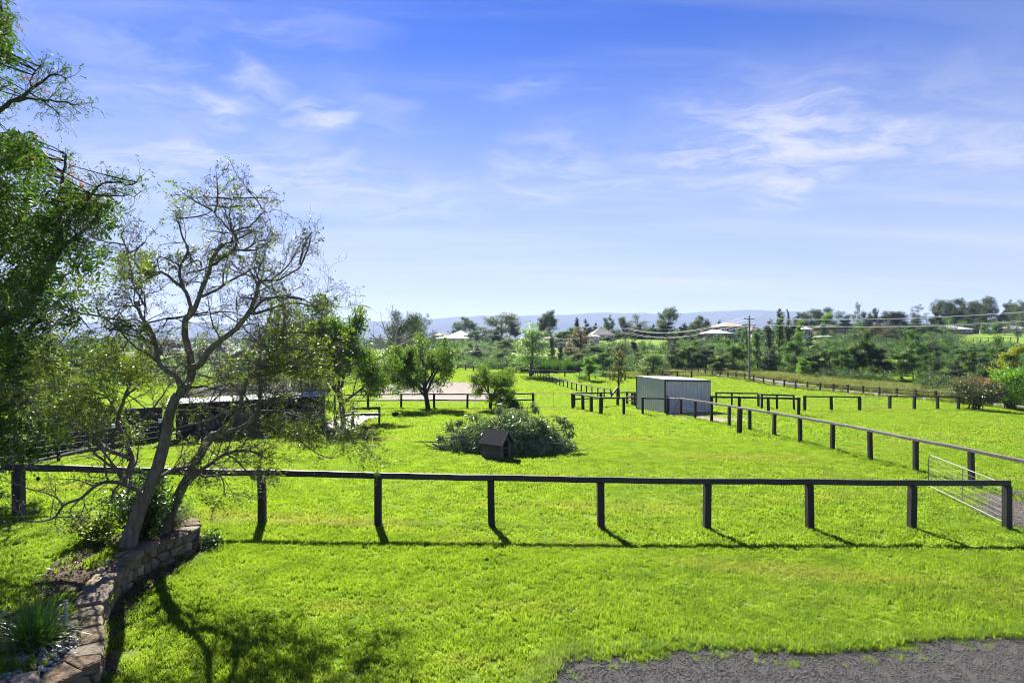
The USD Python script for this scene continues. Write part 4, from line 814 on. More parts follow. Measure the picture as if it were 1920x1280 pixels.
# ---- named trees, left to right
T = [
 ('bare_a', 714, 563, 84, 95, 'leafless tree with pale upswept bare branches left of the tall drooping gum'),
 ('gum_blue', 752, 574, 70, 112, 'tall drooping gum tree directly behind the round tree at the arena fence'),
 ('gum_open', 790, 585, 44, 118, 'thinner gum leaning right beside the tall drooping gum'),
 ('bush_b', 738, 650, 60, 105, 'low bush at the foot of the tall drooping gum'),
 ('gum_a', 857, 600, 26, 335, 'small dome shaped gum above the left end of the large white roof'),
 ('gum_b', 886, 592, 40, 330, 'dark spreading gum above the right end of the large white roof'),
 ('bush_a', 893, 612, 36, 262, 'rounded green tree touching the right end of the large white building'),
 ('dark_a', 907, 618, 22, 255, 'narrow dark tree just right of the large white building'),
 ('dark_a', 897, 642, 60, 178, 'broad dark tree in the hollow above the small round tree'),
 ('bush_c', 868, 650, 50, 165, 'grey green bush left of the broad dark hollow tree'),
 ('lime_a', 882, 638, 30, 200, 'light green tree below the large white building'),
 ('gum_a', 940, 584, 70, 236, 'widest dark gum on the skyline left of the pale poplar'),
 ('gum_c', 966, 601, 34, 230, 'lower dark gum tucked between the wide gum and the pale poplar'),
 ('dark_b', 928, 606, 34, 214, 'dark bushy tree under the left side of the wide skyline gum'),
 ('bush_b', 948, 622, 40, 192, 'mid green tree above the distant power pole'),
 ('bush_a', 938, 652, 36, 158, 'roadside bush at the lower end of the sloping road'),
 ('dark_b', 968, 652, 30, 150, 'dark bush left of the pale poplar trunk'),
 ('bush_c', 968, 668, 34, 132, 'rounded bush at the far end of the long receding fence'),
 ('pale_a', 995, 600, 62, 118, 'tall pale green poplar at the end of the long receding fence'),
 ('gum_b', 1018, 579, 40, 240, 'left half of the twin gum on the skyline right of the poplar'),
 ('gum_blue', 1038, 583, 40, 243, 'right half of the twin gum on the skyline right of the poplar'),
 ('column_a', 1032, 624, 22, 152, 'slim dark green tree just right of the pale poplar'),
 ('column_b', 1050, 640, 16, 146, 'slim blue green tree right of the slim dark green one'),
 ('conifer_a', 1082, 594, 12, 246, 'small pointed conifer on the skyline'),
 ('dark_a', 1101, 596, 28, 250, 'small domed tree right of the pointed conifer'),
 ('dark_b', 1113, 602, 16, 248, 'small dark tree above the dark steep roof'),
 ('rust_a', 1088, 612, 52, 176, 'reddish brown open tree below the pointed conifer'),
 ('rust_a', 1070, 640, 40, 160, 'low rusty tree behind the reeds'),
 ('gum_c', 1142, 588, 30, 248, 'flat topped pine like tree left above the hanging cables'),
 ('gum_blue', 1163, 591, 26, 246, 'pale grey tree right of the flat topped one'),
 ('gum_open', 1194, 587, 40, 245, 'open airy gum on the skyline right of the second power pole'),
 ('dark_a', 1200, 606, 34, 240, 'dark bushes under the open airy gum'),
 ('gum_a', 1247, 572, 40, 242, 'tallest lone gum with a rounded crown on the middle skyline'),
 ('dark_b', 1243, 600, 52, 238, 'dark tree at the foot of the tallest lone gum'),
 ('dark_a', 1222, 606, 26, 239, 'dark tree left of the foot of the tallest lone gum'),
 ('gum_c', 1300, 594, 46, 236, 'ragged gum left of the cream house, the left one of the pair'),
 ('gum_b', 1322, 590, 34, 238, 'ragged gum left of the cream house, the right one of the pair'),
 ('dark_a', 1280, 604, 34, 236, 'dark tree between the lone gum and the ragged pair'),
 ('dark_b', 1349, 597, 18, 246, 'small dark tree just above the cream house roof'),
 ('dark_a', 1262, 616, 34, 180, 'ivy dark tree at the right end of the lower hillside lawn'),
 ('lime_a', 1105, 664, 48, 106, 'fresh green leafy tree above the dark paddock fence'),
 ('bush_a', 1130, 648, 44, 128, 'green tree behind the slender reddish tree, on its left'),
 ('pale_a', 1222, 655, 54, 113, 'pale leafed spreading tree above the left half of the shed'),
 ('bush_c', 1196, 655, 44, 122, 'pale green tree behind the slender reddish tree, on its right'),
 ('bush_b', 1205, 640, 38, 150, 'grey green bush under the hanging cables'),
 ('column_b', 1190, 632, 20, 155, 'slim young tree just right of the second power pole'),
 ('bush_c', 1158, 640, 42, 160, 'dense bush at the foot of the second power pole'),
 ('bush_a', 1085, 652, 40, 140, 'brownish green bush behind the reeds'),
 ('bush_b', 1110, 640, 46, 170, 'low green bush below the dark steep roofed house'),
 ('dark_a', 1262, 640, 50, 128, 'first dark belt tree at left above the shed roof'),
 ('bush_a', 1290, 634, 52, 128, 'belt tree with feathery top above the shed roof'),
 ('dark_b', 1322, 640, 50, 124, 'dark belt tree below the low front wing'),
 ('bush_b', 1350, 650, 44, 121, 'light topped belt tree below the small lawn'),
 ('bush_a', 1376, 632, 46, 120, 'upright belt tree just left of the tall power pole'),
 ('bush_c', 1396, 616, 40, 124, 'belt tree directly behind the tall power pole'),
 ('column_a', 1421, 613, 26, 126, 'pointed belt tree just right of the tall power pole'),
 ('column_b', 1444, 596, 24, 136, 'first tall narrow tree right of the tall power pole'),
 ('column_a', 1462, 588, 24, 137, 'second tall narrow tree right of the tall power pole'),
 ('column_b', 1480, 596, 24, 138, 'third tall narrow tree right of the tall power pole'),
 ('column_a', 1498, 600, 24, 139, 'fourth tall narrow tree right of the tall power pole'),
 ('bush_a', 1493, 620, 44, 115, 'light green belt tree in front of the narrow trees'),
 ('dark_a', 1447, 648, 56, 120, 'dark belt tree below the narrow trees'),
 ('bush_b', 1528, 640, 52, 111, 'brown green belt tree below the carport'),
 ('bush_c', 1556, 632, 46, 110, 'belt tree below the dark brown house'),
 ('lime_a', 1506, 668, 34, 106, 'low bright bush at the foot of the belt trees'),
 ('bush_b', 1598, 612, 56, 109, 'tallest fluffy belt tree right of the dark brown house'),
 ('bush_a', 1573, 650, 44, 106, 'rounded belt tree left of the tallest fluffy one'),
 ('bush_a', 1637, 617, 50, 107, 'fluffy belt tree with upright golden tips'),
 ('dark_b', 1652, 645, 46, 105, 'dark rounded belt tree beside the green gap'),
 ('column_a', 1546, 606, 20, 234, 'small upright tree in front of the dark brown house'),
 ('bush_b', 1692, 627, 56, 106, 'light green belt tree right of the green gap'),
 ('bush_a', 1722, 616, 44, 108, 'tall olive belt tree below the grey hipped house'),
 ('bush_c', 1748, 640, 56, 98, 'olive belt tree above the bush with orange tips, on its left'),
 ('dark_a', 1790, 668, 60, 92, 'dark bush mass just behind the bush with orange tips'),
 ('bush_b', 1815, 632, 50, 101, 'rounded olive tree below the hillside fence'),
 ('bush_a', 1855, 628, 56, 97, 'large round green tree below the white boundary wall'),
 ('dark_b', 1856, 660, 56, 86, 'dark bush behind the yellowish tree'),
 ('gold_a', 1893, 641, 74, 74, 'yellowish green round tree at the right edge'),
 ('bush_c', 1925, 660, 60, 64, 'green bush cut by the right edge'),
 ('gum_open', 1724, 655, 22, 108, 'thin sparse sapling at the right side of the green gap'),
 ('conifer_a', 1462, 577, 18, 225, 'dark pointed pine on the skyline right of the tall pole'),
 ('conifer_a', 1478, 578, 7, 228, 'very thin pine on the skyline beside the dark pointed pine'),
 ('gum_a', 1520, 577, 44, 262, 'first rounded gum on the skyline above the dark brown house'),
 ('gum_b', 1549, 575, 48, 265, 'second rounded gum on the skyline above the dark brown house'),
 ('lime_a', 1551, 584, 40, 250, 'yellow green tree above the roof of the dark brown house'),
 ('gum_c', 1500, 584, 36, 255, 'small gum left of the first rounded gum'),
 ('gum_open', 1610, 565, 26, 262, 'tall open gum standing above the right side skyline'),
 ('dark_b', 1590, 586, 34, 258, 'dark tree left of the tall open gum'),
 ('dark_a', 1625, 582, 40, 256, 'dark broad tree right of the tall open gum'),
 ('gum_b', 1634, 575, 22, 262, 'thin topped gum just right of the tall open one'),
 ('gum_blue', 1656, 580, 46, 260, 'greyish broad gum on the right skyline'),
 ('gum_a', 1684, 582, 40, 258, 'dark broad gum right of the greyish one'),
 ('gum_open', 1714, 569, 34, 262, 'open gum with tufted top left of the gum forest'),
 ('dark_a', 1718, 590, 44, 258, 'dark tree below the tufted open gum'),
 ('dark_b', 1694, 602, 62, 176, 'large dark tree standing on the slope above the green gap'),
 ('rust_a', 1630, 606, 50, 215, 'dark reddish tree right of the dark brown house'),
 ('rust_a', 1660, 612, 46, 205, 'low reddish tree left of the large dark slope tree'),
 ('dark_a', 1757, 565, 36, 255, 'very dark dense tree at the left end of the gum forest'),
 ('gum_a', 1776, 558, 44, 292, 'first tall gum of the forest behind the hipped house'),
 ('gum_b', 1797, 558, 46, 300, 'second tall gum of the forest behind the hipped house'),
 ('gum_c', 1818, 556, 44, 298, 'third tall gum of the forest behind the hipped house'),
 ('gum_a', 1840, 553, 44, 304, 'fourth and highest gum of the forest'),
 ('gum_blue', 1858, 566, 36, 296, 'fifth gum of the forest, on its right shoulder'),
 ('gum_b', 1783, 585, 50, 284, 'lower gum filling the forest above the hipped house'),
 ('gum_c', 1830, 582, 56, 286, 'lower gum filling the forest above the white wall'),
 ('gum_b', 1878, 578, 44, 290, 'gum between the forest and the right edge'),
 ('gum_c', 1896, 559, 38, 296, 'tufted gum near the right edge'),
 ('gum_a', 1922, 560, 40, 292, 'tall gum cut by the right edge'),
 ('gum_blue', 1905, 582, 44, 284, 'lower grey gum near the right edge'),
 ('gum_open', 1908, 588, 40, 190, 'thin trunked open gum in front of the white wall'),
 ('lime_a', 1805, 602, 22, 272, 'bright lime tree just above the grey hipped roof'),
 ('lime_a', 1782, 598, 20, 276, 'light green tree left of the bright lime one'),
 ('bush_a', 1867, 604, 20, 255, 'round topped tree in front of the white boundary wall'),
 ('gold_a', 1844, 609, 12, 254, 'small yellow tree left of the round topped one'),
 ('rust_a', 1884, 609, 12, 255, 'small orange tree right of the round topped one'),
 ('gum_a', 772, 592, 40, 180, 'far gum showing through behind the tall drooping gum'),
 ('dark_b', 590, 632, 60, 420, 'far dark tree on the plain behind the bare foreground tree'),
 ('dark_a', 420, 630, 80, 450, 'far dark tree on the plain, middle of three'),
 ('dark_b', 300, 632, 90, 430, 'far dark tree on the plain, left of three'),
 ('bush_c', 350, 655, 50, 190, 'field bush behind the boundary fence, left one'),
 ('bush_a', 430, 662, 60, 170, 'field bush behind the boundary fence, right one'),
 ('bush_b', 655, 655, 70, 130, 'leafy tree in the field behind the stable'),
 ('bush_c', 275, 640, 76, 150, 'broad field tree seen between the dark left tree and the bare tree'),
 ('dark_a', 385, 634, 66, 230, 'dark field tree behind the forked trunk of the bare tree'),
 ('bush_a', 465, 640, 74, 160, 'round field tree above the left half of the stable roof'),
 ('bush_b', 528, 622, 84, 142, 'tall field tree above the right half of the stable roof'),
 ('dark_b', 606, 612, 74, 152, 'dark field tree behind the leafy yellow green tree'),
 ('gum_blue', 548, 598, 60, 205, 'grey green gum far behind the stable'),
 ('bush_a', 190, 650, 90, 120, 'field bush behind the steel panel fence, nearest the dark left tree'),
]
T += [
 ('dark_a', 1292, 616, 46, 192, 'dark slope tree left of the low front wing of the cream house'),
 ('bush_b', 1432, 615, 40, 206, 'slope tree in front of the dark roofed house by the tall pole'),
 ('dark_b', 1456, 604, 42, 216, 'dark slope tree behind the first and second narrow trees'),
 ('bush_a', 1487, 599, 44, 221, 'slope tree behind the third and fourth narrow trees'),
 ('dark_a', 1517, 628, 42, 182, 'dark slope tree below the narrow white gabled house'),
 ('bush_c', 1562, 636, 52, 178, 'slope tree below the left half of the dark brown house'),
 ('dark_b', 1602, 624, 52, 202, 'dark slope tree at the right corner of the dark brown house'),
 ('bush_b', 1626, 630, 50, 184, 'slope tree in front of the dark reddish tree'),
 ('dark_a', 1652, 633, 56, 188, 'dark slope tree above the golden tipped belt tree'),
 ('bush_a', 1676, 626, 50, 202, 'slope tree left of the large dark slope tree'),
 ('bush_c', 1712, 642, 52, 164, 'olive slope tree right below the large dark slope tree'),
 ('dark_b', 1738, 636, 58, 160, 'dark slope tree above the tall olive belt tree'),
 ('bush_b', 1768, 634, 56, 170, 'slope tree at the left end of the hillside fence'),
 ('bush_a', 1802, 648, 60, 148, 'slope tree under the left part of the hillside fence'),
 ('dark_a', 1840, 650, 62, 150, 'dark slope tree under the middle of the hillside fence'),
 ('bush_c', 1880, 655, 60, 140, 'slope tree behind the yellowish round tree'),
 ('bush_b', 1912, 648, 62, 150, 'slope tree under the right end of the hillside fence'),
 ('dark_b', 1744, 604, 46, 236, 'dark tree at the top of the slope left of the small grey house'),
 ('bush_a', 1716, 612, 42, 240, 'green tree at the top of the slope above the large dark one'),
 ('bush_b', 1345, 625, 36, 205, 'garden tree in front of the low front wing, at its middle'),
 ('bush_c', 1392, 606, 34, 222, 'garden tree against the right end of the cream house'),
 ('dark_a', 1140, 628, 40, 200, 'dark garden tree below the dark steep roofed house'),
 ('bush_a', 1060, 612, 46, 205, 'tree behind the long low white stable block, on its right'),
 ('dark_b', 1020, 612, 40, 226, 'tree behind the long low white stable block, on its left'),
]
for t_ in T: tree(*t_)
# a young slender tree with dark red leaves by the shed
rr_ = np.random.default_rng(5)
cfg = dict(seg=(8, 5, 4), wig=(.06, .2, .25), up=(.02, .1, .03), tap=(.35, .4, .4), kids=((15, 17), (4, 5)), **{'from': (.3, .25)}, ang=(.75, .7), len=(.34, .5), rad=(.4, .6), taperlen=.55)
b_ = at(1160.5, 67); o_, t__ = [], []; Hs = HC - (647 - HY) / F * 67 - b_[2]
grow(rr_, (0, 0, -.2), np.array([.02, 0, 1]), Hs * .9, .13, 0, cfg, o_, t__)
tt = thing('slender_tree', b_, 'slender young tree with dark reddish leaves standing left of the shed', 'tree')
wood(o_).build('trunk', M_bark2, tt, smooth=True)
tp_ = np.array([x[0] for x in t__]); sel = rr_.uniform(size=len(tp_)) < .6
v, f = leaves(rr_, tp_[sel], 7, .3, .22, .5, .6); obj('crown', (v, f), LEAF['rust'], tt)
v, f = leaves(rr_, tp_[~sel], 7, .3, .22, .5, .6); obj('outer_leaves', (v, f), LEAF['belt'], tt)

# ---- two round trees at the arena fence and the leafy tree beside the stable
def round_one(name, px, Y, top, width, seed, leaf, label, n=26, trunk_px=None, H=6.5, size=.2, spread=.42, droop=.35, lean=0):
    r = np.random.default_rng(seed); out, tips = roundtree(r, H); allp = np.vstack([o[0] for o in out]); b = at(trunk_px or px, Y)
    Ht = HC - (top - HY) / F * Y - b[2]; s = np.array([(width / F * Y) / np.ptp(np.percentile(allp[:, 0], [1, 99])) * .93] * 2 + [(Ht - .25) / allp[:, 2].max()])
    sh = np.array([((px - (trunk_px or px)) / F * Y), 0, 0])
    def tr(p): q = p * s; return q + sh * np.clip(q[:, 2:] / Ht, 0, 1)
    out = [(tr(p), rr, lv) for p, rr, lv in out]; tips = [(tr(p[None])[0], d, lv) for p, d, lv in tips]
    t = thing(name, b, label, 'tree'); wood(out).build('trunk', M_bark2, t, smooth=True)
    v, f = leaves(r, np.array([x[0] for x in tips]), n, spread, size, .42, droop, (1, 1, .65)); obj('crown', (v, f), leaf, t); return t
LEAF['rnd'] = leafmat('spring_green_leaves', (0.06, 0.115, 0.014), (0.125, 0.205, 0.022), (0.23, 0.30, 0.04), trans=.45, rnd=.05, pscale=.8)
round_one('round_tree', 796, 44.6, 620, 150, 12, LEAF['rnd'], 'larger round crowned tree growing at the arena fence', trunk_px=803, n=34, size=.17)
round_one('round_tree', 922, 44.9, 676, 86, 14, LEAF['rnd'], 'smaller round crowned tree growing at the arena fence', trunk_px=919, n=30, H=4.5, size=.14, spread=.34)
round_one('leafy_tree', 636, 33.5, 545, 150, 16, LEAF['rnd'], 'leafy yellow green tree rising behind the right end of the stable awning', trunk_px=645, n=56, size=.17, spread=.5, droop=.8, H=5.5)
round_one('leafy_tree', 560, 40, 585, 120, 21, LEAF['rnd'], 'leafy tree standing behind the stable roof', n=26, size=.2, spread=.45)

# the bush with orange tips by the road fence, and a green one right of it
sh_r = np.random.default_rng(9)
def far_bush(name, px, Y, top, width, label, leaf, tip, seed):
    r = np.random.default_rng(seed); b = at(px, Y); H = HC - (top - HY) / F * Y - b[2]; w = width / F * Y / 2; t = thing(name, b, label, 'shrub'); out, tips = [], []
    k = MB(); pts = []
    for _ in range(16):
        a = r.uniform(0, 6.28); q = r.uniform(.1, .8); e = np.array([math.cos(a) * w * q, math.sin(a) * w * q, H * r.uniform(.5, .9)]); p = smooth_path([[r.normal(0, .25), r.normal(0, .25), -.1], e * [.5, .5, .5], e], .3); k.tube(p, np.linspace(.05, .015, len(p)), 5, cap=False)
    k.build('stems', M_bark2, t); c = []
    while len(c) < 330:
        p = r.uniform(-1, 1, 3); 
        if (p ** 2).sum() < 1 and (p ** 2).sum() > .25: c.append(p * [w, w, H * .42] + [0, 0, H * .58])
    c = np.array(c); up_ = (c[:, 2] > H * .84) & (r.uniform(size=len(c)) < .75)
    v, f = leaves(r, c[~up_], 15, .34, .21, .5, .3); obj('foliage', (v, f), leaf, t)
    v, f = leaves(r, c[up_], 15, .32, .19, .5, .1); tag(obj('new_growth', (v, f), tip, t), kind='stuff'); return t
LEAF['photinia'] = leafmat('photinia_leaves', (0.05, 0.065, 0.025), (0.12, 0.125, 0.06), (0.26, 0.24, 0.17), trans=.3, rough=.35, spec=.5, pscale=1)
LEAF['tips'] = leafmat('orange_red_tips', (0.13, 0.065, 0.03), (0.19, 0.10, 0.045), (0.20, 0.16, 0.06), trans=.35, tcol=(1.3, 1.1, .8), pscale=1)
far_bush('tipped_bush', 1830, 53.5, 708, 92, 'rounded bush with orange red tips beside the old road fence', LEAF['photinia'], LEAF['tips'], 3)
far_bush('green_bush', 1893, 56, 690, 70, 'bright leafy bush right of the bush with orange tips', LEAF['lime'], LEAF['lime'], 4)
# ------------------------------------------------------------------ stone retaining wall, stone by stone
M_stone = [mat(f'wall_stone_{n_}', a, b, scale=5, rough=.9, spec=.2, bump=.9, bscale=22, rnd=.25) for n_, a, b in
           (('grey', (0.076, 0.064, 0.048), (0.170, 0.140, 0.102)), ('tan', (0.112, 0.084, 0.049), (0.215, 0.164, 0.095)), ('rust', (0.085, 0.060, 0.037), (0.161, 0.116, 0.071)), ('pale', (0.143, 0.120, 0.079), (0.269, 0.220, 0.144)))]
M_mortar = mat('wall_mortar', (0.045, 0.042, 0.038), (0.085, 0.08, 0.072), scale=12, rough=1, bump=.6)
wr = np.random.default_rng(23)
WP = WALLS; WS = np.r_[0, np.cumsum(np.linalg.norm(np.diff(WP, axis=0), axis=1))]; WL = WS[-1]
Tn = np.gradient(WP, axis=0); Tn /= np.linalg.norm(Tn, axis=1, keepdims=True); WN = np.c_[-Tn[:, 1], Tn[:, 0]]      # towards the lawn
if WN[len(WN) // 3][0] < 0: WN = -WN
zlow = gz(WP[:, 0] + WN[:, 0] * .15, WP[:, 1] + WN[:, 1] * .15, bed=False); zhigh = np.convolve(np.pad(gz(WP[:, 0] - WN[:, 0] * .45, WP[:, 1] - WN[:, 1] * .45), 6, 'edge'), np.ones(13) / 13, 'valid') + .05
zhigh = np.maximum(zhigh, zlow + .22)
WT = .31
def wmap(s, dep, z):
    """arc length, outward depth and height to the world"""
    x = np.interp(s, WS, WP[:, 0]); y = np.interp(s, WS, WP[:, 1]); nx = np.interp(s, WS, WN[:, 0]); ny = np.interp(s, WS, WN[:, 1]); q = np.hypot(nx, ny)
    return np.c_[x + nx / q * dep, y + ny / q * dep, z]
wl0 = np.array([WP[30][0], WP[30][1], zlow[30]]); wall_t = thing('stone_retaining_wall', wl0, 'low curved retaining wall of rough fieldstones round the raised garden bed', 'wall')
k = MB(); m_ = len(WS); ring = [wmap(WS, -.015, zlow - .2), wmap(WS, -.02, zhigh - .045), wmap(WS, -WT + .02, zhigh - .045), wmap(WS, -WT + .015, zlow - .2)]
V = np.stack(ring, 1).reshape(-1, 3) - wl0; q = []
for i in range(m_ - 1):
    for j in range(3): q.append([i * 4 + j, (i + 1) * 4 + j, (i + 1) * 4 + j + 1, i * 4 + j + 1])
q += [[0, 1, 2, 3], [(m_ - 1) * 4 + 3, (m_ - 1) * 4 + 2, (m_ - 1) * 4 + 1, (m_ - 1) * 4]]
k.add(V, np.array(q)); k.build('mortar_core', M_mortar, wall_t)
def stone(poly, place, d0, d1, dome, name, m):
    """a rough stone from its outline: sunk root, bulging sides, a chipped edge and an uneven face"""
    poly = poly.buffer(-.006).simplify(.012)
    if poly.is_empty or poly.geom_type != 'Polygon' or poly.area < .0025: return
    c = np.array(poly.exterior.coords)[:-1]; c = c + wr.normal(0, .005, c.shape); n = len(c); o = c.mean(0)
    inner = o + (c - o) * wr.uniform(.78, .88, (n, 1)); mid = o + (inner - o) * .5
    dd = d1 + wr.normal(0, .006, n)
    v = np.vstack([place(c, d0), place(c, dd - .022), place(inner, dd), place(mid, d1 + dome * .7 + wr.normal(0, .008, n)), place(o[None], d1 + dome)])
    f = []
    for a in range(3):
        for i in range(n): j = (i + 1) % n; f += [[a * n + i, a * n + j, (a + 1) * n + j], [a * n + i, (a + 1) * n + j, (a + 1) * n + i]]
    f += [[3 * n + i, 3 * n + (i + 1) % n, 4 * n] for i in range(n)]
    obj(name, (v - wl0, np.array(f)), m, wall_t, smooth=32)
def cells(L, H, w, h):
    pts = []
    ny = max(1, int(round(H / h))); 
    for j in range(ny):
        n = int(L / w)
        for i in range(n): pts.append(((i + .5 + .5 * (j % 2) + wr.uniform(-.3, .3)) * w, (j + .5 + wr.uniform(-.25, .25)) * H / ny))
    g = shapely.voronoi_polygons(shapely.MultiPoint(pts), extend_to=sbox(-1, -1, L + 1, H + 1)); R = sbox(0, 0, L, H)
    return [c.intersection(R) for c in g.geoms if c.intersects(R)]
def pick(): return M_stone[wr.choice(4, p=[.42, .27, .16, .15])]
Hm = 1.0
for c in cells(WL, Hm, .20, .30):                                   # the face towards the lawn (heights as fractions of the wall)
    place = lambda p, d: wmap(p[:, 0], d, np.interp(p[:, 0], WS, zlow) - .1 + p[:, 1] * (np.interp(p[:, 0], WS, zhigh - zlow) + .055))
    stone(c, place, -.05, .028 + wr.uniform(-.012, .022), .012, 'face_stone', pick())
for c in cells(WL, Hm, .34, .55):                                   # the hidden side keeps fewer stones
    if c.centroid.x < 2.0:
        place = lambda p, d: wmap(p[:, 0], -WT - d, np.interp(p[:, 0], WS, zlow) - .1 + p[:, 1] * (np.interp(p[:, 0], WS, zhigh - zlow) + .055))
        stone(Polygon(np.array(c.exterior.coords)[::-1]) if c.geom_type == 'Polygon' else c, place, -.05, .02, .01, 'back_stone', pick())
s_ = 0.0
while s_ < WL - .1:                                                 # flat capping slabs
    w_ = wr.uniform(.24, .46); e_ = min(WL, s_ + w_); sk = wr.uniform(-.06, .06); cut = wr.uniform(.16, .26) if wr.uniform() < .3 else None
    A = [(s_ + .01, -WT - .03), (e_ - .01, -WT - .03 + wr.uniform(-.03, .03)), (e_ - .01 + sk * .5, .05 + wr.uniform(-.02, .03)), ((s_ + e_) / 2, .055 + wr.uniform(-.01, .03)), (s_ + .01 + sk * .4, .05)]
    P_ = Polygon(A)
    for piece in ([P_] if cut is None else [P_.intersection(sbox(-1, -1, 99, -cut - .006)), P_.intersection(sbox(-1, -cut + .006, 99, 1))]):
        tilt = wr.normal(0, .02, 2); c0 = np.array(piece.centroid.coords[0]); h_ = wr.uniform(.015, .042)
        place = lambda p, d: wmap(p[:, 0], p[:, 1], np.interp(p[:, 0], WS, zhigh) - .035 + (p - c0) @ tilt + d)
        stone(piece.simplify(.001), place, -.05, h_, .008, 'cap_stone', pick())
    s_ = e_

# mulch and leaf litter ground of the bed and at the foot of the wall
M_mulch = mat('bark_mulch_soil', (0.045, 0.033, 0.024), (0.115, 0.085, 0.060), scale=18, rough=1, spec=.1, bump=1.0, bscale=70, detail=8)
M_litter = leafmat('dry_leaf_litter', (0.06, 0.042, 0.026), (0.14, 0.10, 0.065), (0.25, 0.20, 0.14), trans=.1, tcol=(1, 1, .9), pscale=3, rnd=.05)
def patch_sheet(poly, step, lift, name, m, kind='structure', bed=True, rough=0.0, seed=3, label=None):
    x0, y0, x1, y1 = poly.bounds; xs, ys = np.arange(x0, x1 + step, step), np.arange(y0, y1 + step, step)
    X, Y = np.meshgrid(xs, ys, indexing='ij'); cx, cy = X[:-1, :-1] + step / 2, Y[:-1, :-1] + step / 2
    ok = shapely.contains(poly, shapely.points(cx.ravel(), cy.ravel()))
    Z = gz(X, Y, bed) + lift + (rough * (meshkit.fbm(np.c_[X.ravel() * 6, Y.ravel() * 6, 0 * X.ravel()], 3, seed).reshape(X.shape) - .3) if rough else 0)
    mI = X.shape[1]; i, j = np.meshgrid(np.arange(X.shape[0] - 1), np.arange(mI - 1), indexing='ij'); q = np.stack([i * mI + j, (i + 1) * mI + j, (i + 1) * mI + j + 1, i * mI + j + 1], -1).reshape(-1, 4)[ok]
    u, inv = np.unique(q, return_inverse=True); v = np.c_[X.ravel(), Y.ravel(), Z.ravel()][u]
    p = tag(obj(name, (v, inv.reshape(q.shape)), m, smooth=True), kind=kind); return p
inn = [tuple(wmap(np.array([s]), -WT - .02, 0)[0][:2]) for s in np.arange(.2, WL, .15)]; far = []
for s in np.arange(.2, WL, .15):
    wd = .55 + .75 * meshkit.noise(np.array([[s * .8, 3.3, 0]]), 4)[0] + (.9 if s > WL - 4.2 else 0); far.append(tuple(wmap(np.array([s]), -WT - wd, 0)[0][:2]))
MULCH = Polygon(inn + far[::-1]).buffer(0); patch_sheet(MULCH, .07, .012, 'garden_bed', M_mulch, rough=.05)
foot = [tuple(wmap(np.array([s]), .0, 0)[0][:2]) for s in np.arange(.6, WL, .15)]; ff = [tuple(wmap(np.array([s]), .14 + .28 * meshkit.noise(np.array([[s * 1.3, 7.1, 0]]), 2)[0], 0)[0][:2]) for s in np.arange(.6, WL, .15)]
FOOT = Polygon(foot + ff[::-1]).buffer(0); patch_sheet(FOOT, .06, .012, 'soil_strip', M_mulch, bed=False, rough=.04)
def scatter_in(poly, n, r):
    x0, y0, x1, y1 = poly.bounds; p = np.c_[r.uniform(x0, x1, n * 6), r.uniform(y0, y1, n * 6)]; p = p[shapely.contains(poly, shapely.points(p[:, 0], p[:, 1]))]; return p[:n]
V, Fq, c_ = [], [], 0
p_ = np.vstack([scatter_in(MULCH, 2600, wr), scatter_in(FOOT, 1300, wr)]); b_ = np.c_[p_, gz(p_[:, 0], p_[:, 1]) + .02]
v, f = leaves(wr, b_, 1, .03, .075, .4, .0, (1, 1, .5)); tag(obj('leaf_litter', (v, f), M_litter), 'dry brown leaves and twigs scattered over the garden bed soil', 'leaf litter', kind='stuff')
# river pebbles round the strap-leaved clump
M_peb = mat('river_pebbles', (0.16, 0.155, 0.145), (0.36, 0.34, 0.31), scale=4, rough=.6, spec=.4, rnd=.2)
ico = trimesh.creation.icosphere(1, 1.0); k = MB()
for _ in range(420):
    c = np.array([-5.72, 6.9]) + wr.normal(0, 1, 2) * [.30, .42]
    if not shapely.contains(MULCH.buffer(.1), Point(c)): continue
    s = wr.uniform(.016, .034); vv = ico.vertices * s * wr.uniform(.7, 1.3, 3) * [1, 1, .6]; a = wr.uniform(0, 6.28); vv = vv @ np.array([[math.cos(a), math.sin(a), 0], [-math.sin(a), math.cos(a), 0], [0, 0, 1]]); k.add(vv + [*c, gz(*c) + .03 + wr.uniform(0, .02)], ico.faces)
tag(k.build('pebbles', M_peb, smooth=True), 'smooth grey river pebbles between the strap-leaved clump and the wall', 'pebbles', kind='stuff')

# ---- standpipe tap
M_pvc = mat('grey_pipe_plastic', (0.34, 0.33, 0.33), (0.42, 0.41, 0.40), scale=6, rough=.5)
M_brass = mat('dull_tap_brass', (0.30, 0.27, 0.22), (0.42, 0.39, 0.33), scale=10, rough=.4, metal=.6)
tb = W(126, 1188, 7.75); tb[2] = gz(*tb[:2]); t = thing('garden_tap', tb, 'grey standpipe with a garden tap beside the stone wall', 'tap')
MB().tube([[0, 0, -.05], [-.008, 0, .16], [-.018, 0, .33]], .021, 10).build('pipe', M_pvc, t, smooth=40)
MB().tube([[-.018, 0, .33], [-.018, 0, .36]], .027, 10).tube([[-.018, -.01, .345], [-.05, -.06, .345], [-.06, -.08, .31]], [.018, .016, .014], 8).build('tap_body', M_brass, t, smooth=40)
MB().tube([[-.018, 0, .36], [-.018, 0, .385]], .008, 6).tube([[-.05, 0, .39], [.014, 0, .39]], .007, 6).build('handle', M_brass, t)

